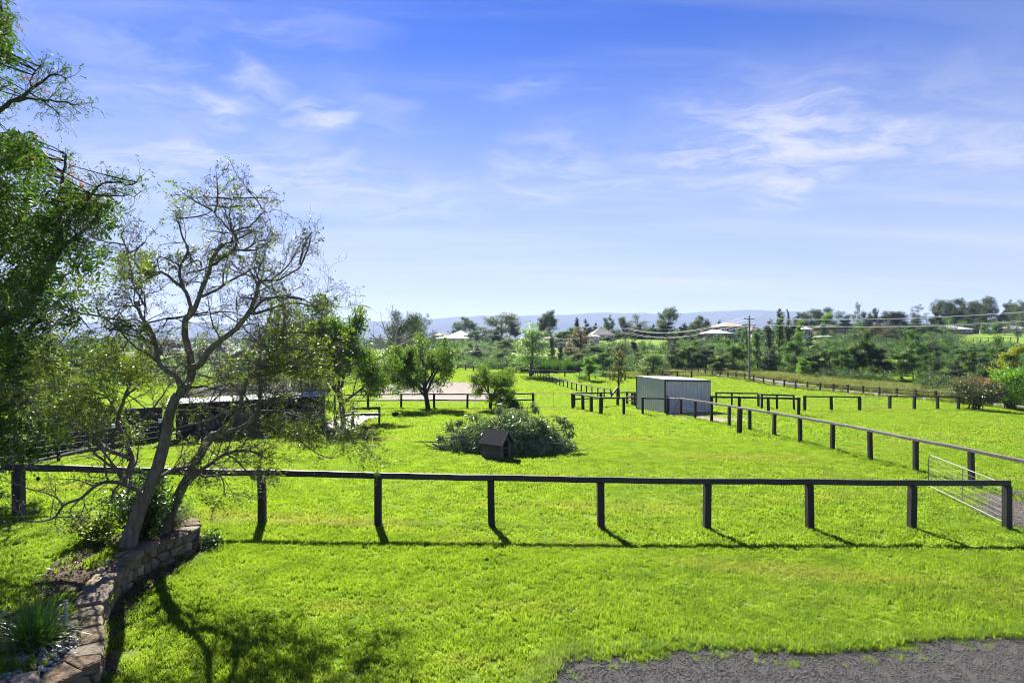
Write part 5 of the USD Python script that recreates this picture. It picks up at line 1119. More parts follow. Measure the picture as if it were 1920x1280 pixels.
# ---- plants of the bed
def strap_clump(name, b, label, n, L, w, seed, m, arch=1.1):
    r = np.random.default_rng(seed); V, Fs, c = [], [], 0; a = r.uniform(0, 6.28, n); el = r.uniform(.55, 1.5, n); ln = L * r.uniform(.55, 1.15, n); nseg = 6
    root = np.c_[r.normal(0, .07, n), r.normal(0, .07, n), np.zeros(n)]; d = np.c_[np.cos(a) * np.cos(el), np.sin(a) * np.cos(el), np.sin(el)]; sd_ = np.c_[-np.sin(a), np.cos(a), 0 * a]; p = root.copy(); rings = []
    for k_ in range(nseg + 1):
        wd = w * (1 - (k_ / nseg) ** 2) * .5 + .0006; rings.append(np.stack([p - sd_ * wd, p + sd_ * wd], 1)); d = d + [0, 0, -arch * .16]; d /= np.linalg.norm(d, axis=1, keepdims=True); p = p + d * (ln / nseg)[:, None]
    V = np.stack(rings, 1).reshape(-1, 3); i = np.arange(n)[:, None, None] * (nseg + 1) * 2 + np.arange(nseg)[None, :, None] * 2; q = (i + np.array([0, 1, 3, 2])[None, None]).reshape(-1, 4)
    t = thing(name, b, label, 'plant'); obj('leaf_clump', (V, q), m, t); return t
cb = W(62, 1215, 7.35); cb[2] = gz(*cb[:2]) + .01
strap_clump('strap_leaf_plant', cb, 'dark green clump of arching strap leaves beside the pebbles', 420, .66, .016, 31, LEAF['strap'])
strap_clump('strap_leaf_plant', np.array([-6.9, 7.5, gz(-6.9, 7.5)]), 'strap leaved clump at the very left edge, cut by the frame', 260, .55, .015, 33, LEAF['strap'])
def shrub(name, b, label, w, h, n, per, size, leaf, seed, aspect=.5, spread=.12, droop=.1, stems=22):
    r = np.random.default_rng(seed); t = thing(name, b, label, 'shrub'); k = MB(); tips = []
    for _ in range(stems):
        a = r.uniform(0, 6.28); q = r.uniform(.15, 1) ** .6; e = np.array([math.cos(a) * w * q, math.sin(a) * w * q, h * (1.02 - .55 * q * q) * r.uniform(.6, 1.05)]); pth = smooth_path([[r.normal(0, .05), r.normal(0, .05), -.05], e * [.4, .4, .55], e], .12)
        k.tube(pth, np.linspace(.012, .004, len(pth)), 4, cap=False); tips += [p for p in pth[2:]]
        for _ in range(n // stems): tips.append(pth[r.integers(len(pth) // 4, len(pth))] + r.normal(0, .14, 3) * [w, w, h * .6])
    k.build('stems', M_twig, t); v, f = leaves(r, np.array([p for p in tips if p[2] > .02]), per, spread, size, aspect, droop); obj('foliage', (v, f), leaf, t); return t
sb_ = np.array([-6.85, 10.8, gz(-6.85, 10.8)])
shrub('glossy_shrub', sb_, 'dark glossy leaved shrub growing behind the leaning trunk', .62, 1.45, 420, 9, .075, LEAF['glossy'], 51)
shrub('low_shrub', np.array([-7.55, 10.6, gz(-7.55, 10.6)]), 'low light green shrub left of the leaning trunk', .42, .62, 160, 9, .075, LEAF['jaca'], 52)
shrub('lavender_bush', np.array([-6.62, 11.35, gz(-6.62, 11.35)]), 'grey green fine leaved bush at the far end of the stone wall', .48, .62, 330, 9, .075, LEAF['lav'], 53, aspect=.14, droop=-.5)
shrub('green_bush', np.array([-11.9, 12.7, gz(-11.9, 12.7)]), 'bright green bush at the left end of the near fence', .7, 1.25, 330, 10, .09, LEAF['silky'], 54)
shrub('low_shrub', np.array([-6.05, 11.75, gz(-6.05, 11.75)]), 'small weedy plant at the outer corner of the stone wall', .25, .3, 80, 8, .06, LEAF['glossy'], 55)

# ------------------------------------------------------------------ the big half-bare tree: limbs traced joint by joint
jr = np.random.default_rng(88)
LIMBS = [  # places in the photograph, radius in photo pixels at start and end, distance at start and end
 ([(236, 1048), (247, 1000), (262, 955), (289, 890), (309, 825), (321, 765), (334, 738)], 21, 14, 10.4, 10.5),
 ([(334, 740), (322, 700), (301, 683), (292, 640), (270, 600), (255, 565)], 9, 4, 10.5, 9.9),
 ([(334, 742), (352, 718), (361, 690), (352, 649), (346, 610), (352, 592)], 12, 9, 10.5, 10.8),
 ([(352, 596), (352, 554), (338, 523), (338, 500), (352, 470), (343, 445), (335, 420), (331, 400)], 6.5, 2, 10.8, 11.3),
 ([(352, 596), (369, 570), (380, 537), (394, 503), (397, 486), (414, 464), (436, 436)], 8, 5.5, 10.8, 10.4),
 ([(436, 436), (425, 424), (410, 408), (397, 394), (385, 378)], 3.5, 1.2, 10.4, 10.0), ([(436, 436), (431, 413), (433, 385), (438, 360)], 3.5, 1.2, 10.4, 10.7), ([(436, 436), (455, 428), (475, 420), (490, 400), (505, 393)], 3.5, 1.2, 10.4, 10.1),
 ([(395, 497), (418, 484), (439, 469), (475, 469), (504, 453), (526, 438)], 5.5, 1.5, 10.6, 11.2), ([(439, 469), (443, 447), (437, 434)], 4, 3.4, 10.9, 10.6),
 ([(378, 556), (408, 542), (433, 526), (464, 509), (484, 503), (495, 522)], 5, 1.8, 10.7, 11.4), ([(378, 500), (368, 488), (346, 500), (335, 508)], 3, 1.2, 10.7, 11),
 ([(352, 690), (374, 682), (397, 652), (420, 634), (439, 619), (464, 590), (478, 559), (484, 531)], 11, 5, 10.5, 10.0),
 ([(484, 533), (500, 525), (515, 526), (537, 518), (553, 507), (566, 494), (574, 476)], 4.5, 1.4, 10.0, 9.7), ([(484, 534), (482, 515), (476, 500)], 3.5, 1.4, 10, 10.2),
 ([(474, 584), (498, 562), (529, 556), (565, 560), (590, 575)], 4.8, 1.6, 10.0, 9.5), ([(470, 588), (505, 580), (549, 568), (588, 573), (620, 560)], 4.8, 1.6, 10.1, 10.6),
 ([(352, 556), (338, 535), (322, 524), (307, 511), (297, 510), (270, 511), (250, 486), (239, 466), (229, 435), (239, 418)], 5.5, 1.3, 10.8, 11.4),
 ([(252, 488), (256, 470), (270, 456), (282, 443)], 2.6, 1.1, 11.2, 11.0), ([(300, 512), (282, 520), (265, 530), (250, 534)], 3, 1.2, 11.0, 10.5),
 ([(299, 683), (270, 660), (242, 640), (225, 618), (200, 600), (180, 575)], 4.5, 1.5, 10.3, 9.7), ([(292, 640), (271, 606), (272, 570), (268, 545)], 4, 1.3, 10.2, 10.5), ([(271, 607), (300, 600), (330, 597), (345, 606)], 3, 1.5, 10.2, 10.3), ([(271, 608), (245, 598), (222, 606), (205, 622)], 3, 1.3, 10.2, 9.8),
 # the second trunk and its spreading limbs
 ([(305, 1010), (318, 965), (345, 908), (366, 868), (388, 832), (402, 812)], 16, 12, 11.2, 11.3),
 ([(402, 814), (425, 800), (448, 768), (455, 738), (470, 706), (500, 680), (520, 650), (535, 610)], 9, 3, 11.3, 10.9), ([(402, 812), (440, 806), (470, 790), (486, 758), (487, 715), (487, 675), (495, 640), (505, 600)], 8, 2.5, 11.3, 11.7),
 ([(470, 706), (510, 700), (545, 690), (580, 672), (610, 640)], 4.5, 1.5, 11.0, 10.6), ([(500, 680), (540, 655), (575, 630), (600, 590)], 4, 1.5, 10.9, 11.2), ([(486, 758), (520, 745), (560, 742), (600, 720)], 4, 1.3, 11.5, 11.0),
 ([(470, 790), (510, 800), (548, 816), (575, 836), (600, 852), (625, 858)], 4, 1.4, 11.4, 10.6), ([(486, 770), (540, 775), (590, 790), (640, 812), (668, 835)], 4, 1.3, 11.5, 10.9), ([(560, 742), (610, 760), (655, 790), (690, 800)], 2.6, 1.1, 11.0, 10.6),
 ([(296, 903), (316, 884), (337, 877), (352, 872)], 6, 6.5, 10.45, 11.2), ([(369, 874), (395, 893), (417, 895), (420, 912), (424, 930)], 4.5, 1.5, 11.2, 10.7), ([(330, 935), (352, 905), (399, 866), (425, 850), (470, 846), (500, 860)], 9, 2.2, 11.2, 10.9), ([(425, 851), (450, 870), (480, 900), (500, 905)], 3, 1.1, 11, 10.7),
 # lower left limbs and the pale shoots of the sawn stump
 ([(275, 926), (252, 915), (224, 906), (203, 902), (180, 909), (150, 935), (118, 947), (107, 966), (86, 976), (42, 977)], 8, 1.8, 10.45, 9.6),
 ([(118, 946), (90, 925), (50, 915), (15, 900)], 2.4, 1, 9.8, 9.5), ([(224, 907), (213, 925), (208, 940)], 3.4, 2.2, 10.2, 10.0),
 ([(246, 914), (236, 900), (226, 893)], 9, 7.5, 10.4, 10.3), ([(240, 897), (244, 880), (248, 866)], 9, 9, 10.4, 10.6),
 ([(226, 894), (202, 869), (172, 845), (141, 806), (116, 768), (103, 722), (98, 690)], 4.2, 1.3, 10.3, 9.7), ([(230, 890), (195, 848), (176, 825), (156, 809), (130, 799), (87, 789), (62, 762), (50, 735)], 4.0, 1.3, 10.3, 10.0),
 ([(206, 903), (198, 885), (198, 848), (195, 809), (188, 792), (173, 778)], 3.2, 1.2, 10.2, 10.0), ([(236, 888), (256, 866), (259, 841), (262, 820)], 3.0, 1.2, 10.3, 10.5),
 ([(248, 868), (240, 840), (226, 809), (223, 778), (234, 745), (245, 710), (240, 670)], 8, 3, 10.6, 11.1), ([(244, 860), (222, 850), (200, 841), (172, 812), (148, 790), (130, 783), (134, 760), (128, 730)], 8, 3, 10.6, 11.6),
 ([(234, 745), (262, 722), (290, 705), (320, 698)], 3.6, 1.6, 11, 10.6), ([(130, 783), (105, 775), (80, 760), (60, 740)], 3, 1.2, 11.4, 11.8), ([(223, 778), (205, 750), (190, 715), (185, 680)], 3.4, 1.3, 11, 11.4),
 ([(266, 790), (292, 760), (312, 730)], 3.5, 2, 11, 10.8), ([(309, 825), (340, 800), (385, 790), (420, 770), (440, 745)], 4.5, 1.5, 10.5, 9.9), ([(322, 765), (360, 770), (400, 750), (440, 700)], 4, 1.3, 10.5, 10.9),
]
base = W(238, 1046, 10.4); base[2] = gz(*base[:2]); jt = thing('half_bare_tree', base, 'large leaning multi-trunked tree with nearly bare twisting branches beside the stone wall', 'tree')
jl, jtips, kk = MB(), [], 0
tw = []
TW = dict(seg=(7, 6, 5), wig=(.26, .33, .36), up=(.35, .35, .3), tap=(.45, .4, .35), kids=((5, 7), (4, 5)), **{'from': (.2, .2)}, ang=(.7, .75), len=(.55, .6), rad=(.66, .7))
for li, (pp_, r0, r1, y0, y1) in enumerate(LIMBS):
    n = len(pp_); t_ = np.linspace(0, 1, n); pts = np.array([W(x, y, y0 + (y1 - y0) * q) for (x, y), q in zip(pp_, t_)])
    if li in (0, 24): pts[0, 2] = gz(*pts[0, :2]) - .1
    if pts[-1][2] > 5.4 and n > 3: pts[-1] = pts[-2] + (pts[-1] - pts[-2]) * .25
    P_ = smooth_path(pts, .09); m_ = len(P_); rad = np.interp(np.linspace(0, 1, m_), [0, 1], [r0, r1]) * ((y0 + y1) / 2 / F) * .60
    if li in (0, 24): rad = rad * (1 + .45 * np.exp(-np.linspace(0, 9, m_)))
    P_[1:-1] += jr.normal(0, .006, (m_ - 2, 3)); rad = rad * (1 + .10 * (meshkit.fbm(np.c_[np.arange(m_) * .35, 0 * P_[:, 0] + li, 0 * P_[:, 0]], 2, 4) - .5))
    MB().tube(P_, rad, 12 if r0 > 8 else 8).build('trunk' if li in (0, 24) else 'limb', M_bark, jt, smooth=True) if False else None
    g = MB().tube(P_, rad, 12 if r0 > 8 else 7).get(); g.vertices -= base; obj('trunk' if li in (0, 24) else 'limb', g, M_bark, jt, smooth=True)
    Ln = np.linalg.norm(np.diff(P_, axis=0), axis=1).sum()
    if r1 > 7.5 and r0 > 8: continue
    ns = max(2, int(Ln / (.12 if np.mean([q_[0] for q_ in pp_]) > 400 and np.mean([q_[1] for q_ in pp_]) > 660 else .19))); s0 = .1 if r0 < 5 else .4
    for q in np.r_[np.linspace(s0, .97, ns) + jr.normal(0, .02, ns), 1.0, 1.0]:
        i = int(np.clip(q, 0, 1) * (m_ - 1)); i = min(i, m_ - 2); d = P_[i + 1] - P_[i]; d /= np.linalg.norm(d)
        nd = d * (.9 if q == 1.0 else .25) + jr.normal(0, .55, 3); nd[2] += .25
        grow(jr, P_[i], nd, jr.uniform(.30, .72) * (1.1 if P_[i][0] / P_[i][1] > -.42 else .78 if P_[i][2] > 5.3 else .95), max(.0055, min(.012, rad[i] * .5)), 0, TW, tw, jtips)
XB = dict(seg=(9, 7, 6, 4), wig=(.20, .26, .32, .36), up=(.16, .25, .3, .3), tap=(.45, .45, .4, .4), kids=((5, 6), (4, 5), (3, 4)), **{'from': (.25, .25, .25)}, ang=(.7, .75, .75), len=(.58, .55, .6), rad=(.6, .62, .7))
POOL = [l_ for l_ in LIMBS if l_[1] < 12 and np.mean([q_[1] for q_ in l_[0]]) < 760]
for _ in range(62):
    pp_, r0, r1, y0, y1 = POOL[jr.integers(len(POOL))]; u = jr.uniform(.25, .95) * (len(pp_) - 1); i = min(int(u), len(pp_) - 2); g_ = u - i
    p = W(pp_[i][0] + (pp_[i + 1][0] - pp_[i][0]) * g_, pp_[i][1] + (pp_[i + 1][1] - pp_[i][1]) * g_, y0 + (y1 - y0) * u / (len(pp_) - 1)); d = jr.normal(0, 1, 3) * [1.2, 1, .6] + [0, 0, .35]
    grow(jr, p, d, jr.uniform(.8, 1.35) * (.62 if p[2] > 5.3 else 1), .016, 0, XB, tw, jtips)
k = MB()
for pts, rr, lv in tw: k.tube(pts - base, rr, 4 if lv == 0 else 3, cap=False)
tag(k.build('twigs', M_twig, jt), kind='stuff')
tpos = np.array([t[0] for t in jtips]); px_ = 960 + F * tpos[:, 0] / tpos[:, 1]; py_ = HY - F * (tpos[:, 2] - HC) / tpos[:, 1]
leafy = ((px_ < 285) & (py_ > 470) & (py_ < 830)) * np.where(py_ < 650, .10, np.where(py_ < 720, .17, .11)) + ((px_ > 500) & (py_ > 545)) * .10 + ((py_ > 690) & (px_ < 500) & (px_ > 285)) * .03 + ((px_ > 300) & (px_ < 520) & (py_ < 690)) * .02
cl_ = meshkit.noise(tpos * 1.6, 6); on = jr.uniform(size=len(tpos)) < leafy * np.clip((cl_ - .30) * 2.2, 0, 1.0)
v, f = fronds(jr, [jtips[i] for i in np.nonzero(on)[0]], 6, .22, .058, .5, .42, 2); tag(obj('young_leaves', (v - base, f), LEAF['jaca'], jt), kind='stuff')
b_on = (~on) & (jr.uniform(size=len(tpos)) < .2)
v, f = leaves(jr, tpos[b_on], 2, .045, .034, .55, .2); tag(obj('buds', (v - base, f), LEAF['pod'], jt), kind='stuff')
print('jacaranda tips', len(tpos), on.sum(), 'twigs', len(tw))

# ------------------------------------------------------------------ the dark left tree with orange flowers
sr = np.random.default_rng(64)
sb0 = at(-70, 15.2); st = thing('flowering_tree', sb0, 'tall dark green tree with orange flower combs filling the left edge', 'tree')
SL = [([(-70, 1000), (-62, 850), (-50, 720), (-40, 600), (-52, 450), (-50, 280), (-60, 60), (-66, -120)], 26, 8, 15.2, 15.4), ([(-44, 660), (0, 605), (40, 590), (70, 555), (92, 505), (108, 472), (112, 440), (111, 385), (118, 330), (124, 290)], 13, 2, 15.2, 14.6),
      ([(105, 480), (128, 455), (150, 440), (178, 408), (190, 385)], 4.5, 1.5, 14.8, 14.2), ([(110, 420), (142, 400), (160, 378), (176, 358), (200, 342), (232, 345), (256, 342)], 4, 1, 14.6, 13.9), ([(172, 364), (195, 368), (225, 366), (252, 369)], 2.2, .9, 14.2, 14.0),
      ([(-50, 330), (-10, 215), (25, 190), (60, 168), (95, 142), (125, 148)], 7, 1.2, 15.4, 14.6), ([(25, 190), (70, 186), (105, 190), (146, 196)], 3, 1, 15.0, 14.4), ([(75, 187), (95, 200), (113, 218)], 1.8, .8, 14.7, 14.5), ([(60, 168), (62, 140), (75, 125)], 1.8, .8, 14.9, 14.7), ([(-50, 180), (-20, 120), (-5, 70), (4, 20)], 5, 2, 15.4, 15.0),
      ([(-46, 700), (20, 690), (75, 600), (110, 605), (150, 595)], 8, 1.8, 15.2, 14.0), ([(-50, 800), (0, 760), (45, 745), (70, 770), (105, 775)], 8, 1.8, 15.2, 13.8), ([(-50, 560), (0, 480), (30, 430), (50, 360), (55, 300)], 8, 2, 15.3, 15.8), ([(-45, 640), (20, 560), (60, 520), (95, 520), (140, 500)], 6, 1.5, 15.2, 16.2), ([(-50, 760), (10, 720), (60, 700), (120, 690), (170, 680)], 6, 1.4, 15.2, 14.4)]
anch = []
for li, (pp_, r0, r1, y0, y1) in enumerate(SL):
    pts = np.array([W(x, y, y0 + (y1 - y0) * q) for (x, y), q in zip(pp_, np.linspace(0, 1, len(pp_)))])
    if li == 0: pts[0, 2] = gz(*pts[0, :2]) - .2
    P_ = smooth_path(pts, .15); P_[1:-1] += sr.normal(0, .012, (len(P_) - 2, 3)); rad = np.linspace(r0, r1, len(P_)) * (y0 / F) * .9
    g = MB().tube(P_, rad, 9 if r0 > 8 else 6).get(); g.vertices -= sb0; obj('trunk' if li == 0 else 'limb', g, M_bark2, st, smooth=True); anch.append(P_)
AN = np.vstack(anch)
crown = Polygon([(-160, 230), (-20, 262), (20, 250), (55, 262), (92, 300), (128, 325), (140, 352), (195, 372), (232, 405), (214, 432), (168, 430), (196, 478), (178, 520), (150, 545), (176, 600), (190, 680), (172, 740), (120, 800), (64, 850), (20, 872), (-160, 900)])
top_ = Polygon([(-160, -160), (0, -120), (6, 30), (18, 48), (10, 75), (30, 110), (22, 160), (-5, 165), (-160, 200)])
C_ = []
while len(C_) < 1080:
    x, y = sr.uniform(-160, 240), sr.uniform(-160, 900)
    if not (crown.contains(Point(x, y)) or (top_.contains(Point(x, y)) and sr.uniform() < .7)): continue
    Y = 15.2 + sr.normal(0, 1.15); p = W(x, y, Y)
    if meshkit.fbm(p[None] * .75, 2, 12)[0] < .405 + (.085 if x > 90 else 0): continue
    C_.append(p)
C_ = np.array(C_)
# twigs that carry the sprays
k = MB()
for p in C_[::2]:
    a = AN[np.argmin(((AN - p) ** 2).sum(1))]; pt = smooth_path([a - sb0, (a + p) / 2 - sb0 + sr.normal(0, .08, 3), p - sb0], .25); k.tube(pt, np.linspace(.018, .006, len(pt)), 3, cap=False)
tag(k.build('twigs', M_bark2, st), kind='stuff')
tp = [(p + o, d / np.linalg.norm(d), 0) for p in C_ for o, d in zip(sr.normal(0, .15, (9, 3)) * [1, 1, .6], sr.normal(0, 1, (9, 3)) * [1, 1, .45])]
v, f = fronds(sr, tp, 5, .40, .16, .75, .36, 1); tag(obj('leaf_sprays', (v - sb0, f), LEAF['silky'], st), kind='stuff')
tw2, tp2 = [], []
for li in (1, 2, 3, 4, 5, 6, 7, 8, 9):
    A_ = anch[li]
    for i in range(len(A_) // 3, len(A_)):
        for _ in range(2 if li in (1, 9) else 3):
            d = A_[min(i + 1, len(A_) - 1)] - A_[i - 1]; d = d / np.linalg.norm(d) * .5 + sr.normal(0, .5, 3) + [0, 0, .15]; grow(sr, A_[i], d, sr.uniform(.25, .5), .008, 0, dict(seg=(5, 4), wig=(.25, .3), up=(.3, .2), tap=(.5, .4), kids=((2, 4),), **{'from': (.3,)}, ang=(.7,), len=(.55,), rad=(.6,)), tw2, tp2)
k = MB()
for pts, rr, lv in tw2: k.tube(pts - sb0, rr, 3, cap=False)
tag(k.build('twigs', M_bark2, st), kind='stuff')
sel = [tp2[i] for i in np.nonzero(sr.uniform(size=len(tp2)) < .5)[0]]; v, f = fronds(sr, sel, 3, .13, .075, .6, .34, 1); tag(obj('leaf_sprays', (v - sb0, f), LEAF['silky'], st), kind='stuff')
oc = [(10, 318), (4, 300), (18, 330), (58, 303), (68, 262), (75, 300), (128, 330), (135, 318), (118, 322), (120, 300), (160, 358), (172, 372), (182, 345), (150, 344), (40, 145), (50, 152), (75, 166), (14, 45), (60, 290), (85, 250), (-30, 320), (100, 340), (20, 345)]
op = np.array([W(x, y, 14.6 + sr.normal(0, .4)) for x, y in oc for _ in range(4)]) + sr.normal(0, .13, (len(oc) * 4, 3)) * [1, 1, .45]
v, f = leaves(sr, op, 5, .10, .085, .3, -.1, (1.3, 1.3, .5)); tag(obj('flower_combs', (v - sb0, f), LEAF['orange'], st), kind='stuff')

# ------------------------------------------------------------------ brush pile
br_ = np.random.default_rng(71); pc = G(948, 839); bp = thing('brush_pile', pc, 'big heap of cut leafy branches on the lawn behind the kennel', 'brush pile')
def pile_h(x, y): r2 = (x / 2.95) ** 2 + (y / 1.7) ** 2; e = np.clip(1 - r2, 0, 1) ** .62; sh = 1.5 * np.exp(-((x - .75) / 1.8) ** 2) + .7 * np.exp(-((x + 1.6) / 1.0) ** 2); return e * sh
cc = []
while len(cc) < 900:
    x, y = br_.uniform(-2.9, 2.9), br_.uniform(-1.7, 1.7); h = pile_h(x, y)
    if h < .06 or (x < -1.1 and br_.uniform() < .55): continue
    if -.80 < x < -.16 and y < -.5: continue
    z = h * br_.uniform(.45, 1.06) ** .8; cc.append((x, y, z + (br_.uniform(0, .3) if br_.uniform() < .12 else 0)))
cc = np.array(cc); cc[:, 2] += gz(pc[0] + cc[:, 0], pc[1] + cc[:, 1]) - pc[2]
v, f = leaves(br_, cc, 30, .25, .19, .28, 1.0, (1, 1, .9), fold=.3); tag(obj('leaf_mass', (v, f), LEAF['brush'], bp), kind='stuff')
M_cut = mat('cut_branch_bark', (0.10, 0.085, 0.07), (0.22, 0.19, 0.155), scale=9, rough=.9, bump=.5, rnd=.25)
for q in range(70):
    left = q < 48; x = br_.uniform(-2.7, -.7) if left else br_.uniform(-1, 2.5); y = br_.uniform(-1.4, .9); a = br_.uniform(-.6, .6) + (math.pi if br_.uniform() < .5 else 0); L = br_.uniform(.5, 1.5); el = br_.normal(.12, .22)
    z0 = max(.04, pile_h(x, y) * br_.uniform(.2, .95)); d = np.array([math.cos(a) * math.cos(el), math.sin(a) * math.cos(el), math.sin(el)]); p0 = np.array([x, y, z0]); p1 = p0 + d * L; p1[2] = max(p1[2], .03)
    pt = smooth_path([p0, (p0 + p1) / 2 + br_.normal(0, .06, 3), p1], .18); r_ = br_.uniform(.012, .05); MB().tube(pt, np.linspace(r_, r_ * .6, len(pt)), 7).build('branch', M_cut, bp, smooth=40)
for (x, y, L, r_, a, el) in ((-1.45, -1.25, .85, .085, .9, .5), (-.95, -1.35, .6, .10, -.3, .1), (-2.0, -1.15, .7, .06, 2.0, .75), (-1.75, -1.35, .95, .07, .1, .05), (-.75, -1.5, .5, .12, .5, .25), (-2.35, -1.0, .8, .045, 2.6, .3)):
    d = np.array([math.cos(a) * math.cos(el), math.sin(a) * math.cos(el), math.sin(el)]); p0 = np.array([x, y, r_ * .9]); MB().tube([p0, p0 + d * L * .5, p0 + d * L], [r_, r_ * .95, r_ * .9], 9).build('log', M_cut, bp, smooth=40)
for (x0, z0, x1, y1, z1) in ((-.6, 1.1, -1.35, -.4, 1.45), (1.4, 1.1, 2.35, -.3, 1.25), (1.7, 1.2, 2.75, -.2, 1.05), (-1.0, .8, -1.95, -.5, 1.2), (-1.4, .6, -2.35, -.6, 1.05), (-1.6, .5, -2.75, -.6, .55), (.9, 1.4, 1.25, 0, 1.75), (0, 1.3, -.3, 0, 1.65), (1.9, .9, 2.6, -.6, .75)):
    pt = smooth_path([[x0, y1 * .5, z0], [(x0 * .45 + x1 * .55), y1, max(z0, z1) + .14], [x1, y1, z1]], .1); MB().tube(pt, np.linspace(.016, .006, len(pt)), 5).build('branch', M_cut, bp, smooth=True)
    v, f = leaves(br_, np.array([pt[-1]] * 3 + [pt[-3]]) + br_.normal(0, .05, (4, 3)), 16, .13, .24, .26, 1.4); obj('hanging_leaves', (v, f), LEAF['brush'], bp)

# ---- small things on the grass and the fence
M_rub = mat('black_rubber', (0.012, 0.012, 0.013), (0.022, 0.022, 0.023), scale=10, rough=.7)
b_ = G(741, 781); t = thing('feed_tub', b_, 'small black rubber feed tub lying on the grass near the arena fence', 'tub')
pr = [(.0, .02), (.15, .0), (.19, .12), (.215, .26), (.225, .27), (.205, .27), (.175, .12), (.13, .035), (0, .03)]
m = trimesh.creation.revolve(np.array(pr), sections=20); obj('tub', m, M_rub, t, smooth=40)
for sx in (-1, 1): MB().tube([[sx * .21, -.05, .25], [sx * .25, -.04, .29], [sx * .25, .04, .29], [sx * .21, .05, .25]], .01, 6).build('handle', M_rub, t)
c_ = W(71.5, 897, 12.95); t = thing('fence_tag', c_, 'small black diamond tag hanging on a wire of the near fence at left', 'tag')
MB().beam([0, -.008, -.058], [0, -.008, .058], .082, .008).get(); d_ = trimesh.creation.box([.085, .006, .085]); d_.apply_transform(trimesh.transformations.rotation_matrix(math.pi / 4, [0, 1, 0])); obj('plate', d_, M_rub, t)
MB().tube([[0, 0, .055], [.006, 0, .085], [0, 0, .115]], .003, 5).build('clip', M_rub, t)
# ------------------------------------------------------------------ sheets laid on the ground
gp = lambda L: Polygon([tuple(G(*p)[:2]) for p in L])
M_sand = mat('arena_sand', (0.125, 0.106, 0.086), (0.185, 0.158, 0.13), scale=.8, rough=1, bump=.5, bscale=6, detail=8)
ARENA = gp([(716, 751), (900, 752), (962, 744), (900, 729), (884, 716), (800, 714.5), (722, 716)]).buffer(1.2).buffer(-.6); patch_sheet(ARENA, .5, .012, 'sand_arena', M_sand)
M_gravel = mat('dark_gravel', (0.030, 0.029, 0.028), (0.066, 0.063, 0.059), scale=30, rough=.95, bump=1.0, bscale=120, detail=8)
drive_px = [(1000, 1300), (1008, 1276), (1048, 1236), (1098, 1226), (1180, 1222), (1250, 1219), (1313, 1212), (1400, 1217), (1490, 1222), (1590, 1219), (1660, 1209), (1725, 1197), (1820, 1193), (1920, 1189), (2250, 1172), (2400, 1420), (1000, 1420)]
DRIVE = gp(drive_px); patch_sheet(DRIVE, .06, .010, 'gravel_drive', M_gravel, rough=.008)
M_dirt = mat('bare_gravelly_dirt', (0.105, 0.094, 0.080), (0.20, 0.18, 0.155), scale=7, rough=1, bump=.8, bscale=40, detail=8)
DIRT = gp([(1845, 962), (1838, 940), (1868, 930), (1925, 926), (2060, 930), (2080, 990), (1925, 985), (1890, 972)]).buffer(.15); patch_sheet(DIRT, .1, .010, 'dirt_track', M_dirt, rough=.01)
SHEDLIT = gp([(1250, 783), (1300, 786), (1350, 792), (1400, 790), (1395, 780), (1330, 773), (1260, 776)]); M_worn = mat('worn_yard_soil', (0.13, 0.115, 0.075), (0.22, 0.19, 0.12), scale=3, rough=1, bump=.6, bscale=20); patch_sheet(SHEDLIT, .2, .010, 'worn_ground', M_worn)
M_road = mat('old_sealed_road', (0.085, 0.08, 0.08), (0.14, 0.13, 0.127), scale=2, rough=.95, bump=.4, bscale=20)
rd0, rd1 = np.array(xyY(*roadf(17))), np.array(xyY(*roadf(-13))); du = (rd1 - rd0) / np.linalg.norm(rd1 - rd0); dn_ = np.array([du[1], -du[0]])
def strip(o0, o1, ext=0): return Polygon([tuple(rd0 - du * ext + dn_ * o0), tuple(rd0 - du * ext + dn_ * o1), tuple(rd1 + dn_ * o1), tuple(rd1 + dn_ * o0)])
ROAD = strip(2.2, 6.2, 30); patch_sheet(ROAD, .8, .03, 'road', M_road)
HROAD = LineString([(-3, 172), (-5, 195), (-9, 235), (-14, 278)]).buffer(2.6); patch_sheet(HROAD, 1.2, .06, 'hill_road', M_road)
M_water = usdkit.material(stage, '/World/Looks/pond_water', {'p': ('principled_bsdf', dict(base_color=(0.02, 0.03, 0.03), roughness=.06, specular_ior_level=.8))}, [], surface='p.BSDF')
pw = gp([(1118, 706), (1135, 703), (1160, 702), (1178, 704), (1170, 707.5), (1140, 708.5)]); c_ = pw.centroid; zz = max(gz(*p) for p in pw.exterior.coords) + .03
tr = trimesh.creation.extrude_polygon(pw, .02, engine='earcut'); tr.apply_translation([0, 0, zz - .02]); tag(obj('pond_water', tr, M_water), kind='structure')

# ------------------------------------------------------------------ grass
n, l = grass_nodes(True)
n.update({'oi': ('object_info', {}), 'mi': ('map_range', dict(range_type='linear', from_min=0, from_max=1, to_min=.68, to_max=1.32)), 'h': ('hsv', {}),
          'p': ('principled_bsdf', dict(roughness=.55, specular_ior_level=.25)), 'tm': ('mix_color', dict(blend_type='multiply', fac=1.0, b=(2.0, 1.85, 1.1))), 't': ('translucent_bsdf', {}), 'mc': ('mix_closure', dict(fac=.58))})
l += [('g.random_per_island', 'mi.value'), ('mi.result', 'h.value'), ('dry.result', 'h.color'), ('h.color', 'p.base_color'), ('h.color', 'tm.a'), ('tm.result', 't.color'), ('p.BSDF', 'mc.closure1'), ('t.BSDF', 'mc.closure2')]
M_blade = usdkit.material(stage, '/World/Looks/grass_blades', n, l, surface='mc.closure')
M_weed = LEAF['weed']
qr = np.random.default_rng(99)
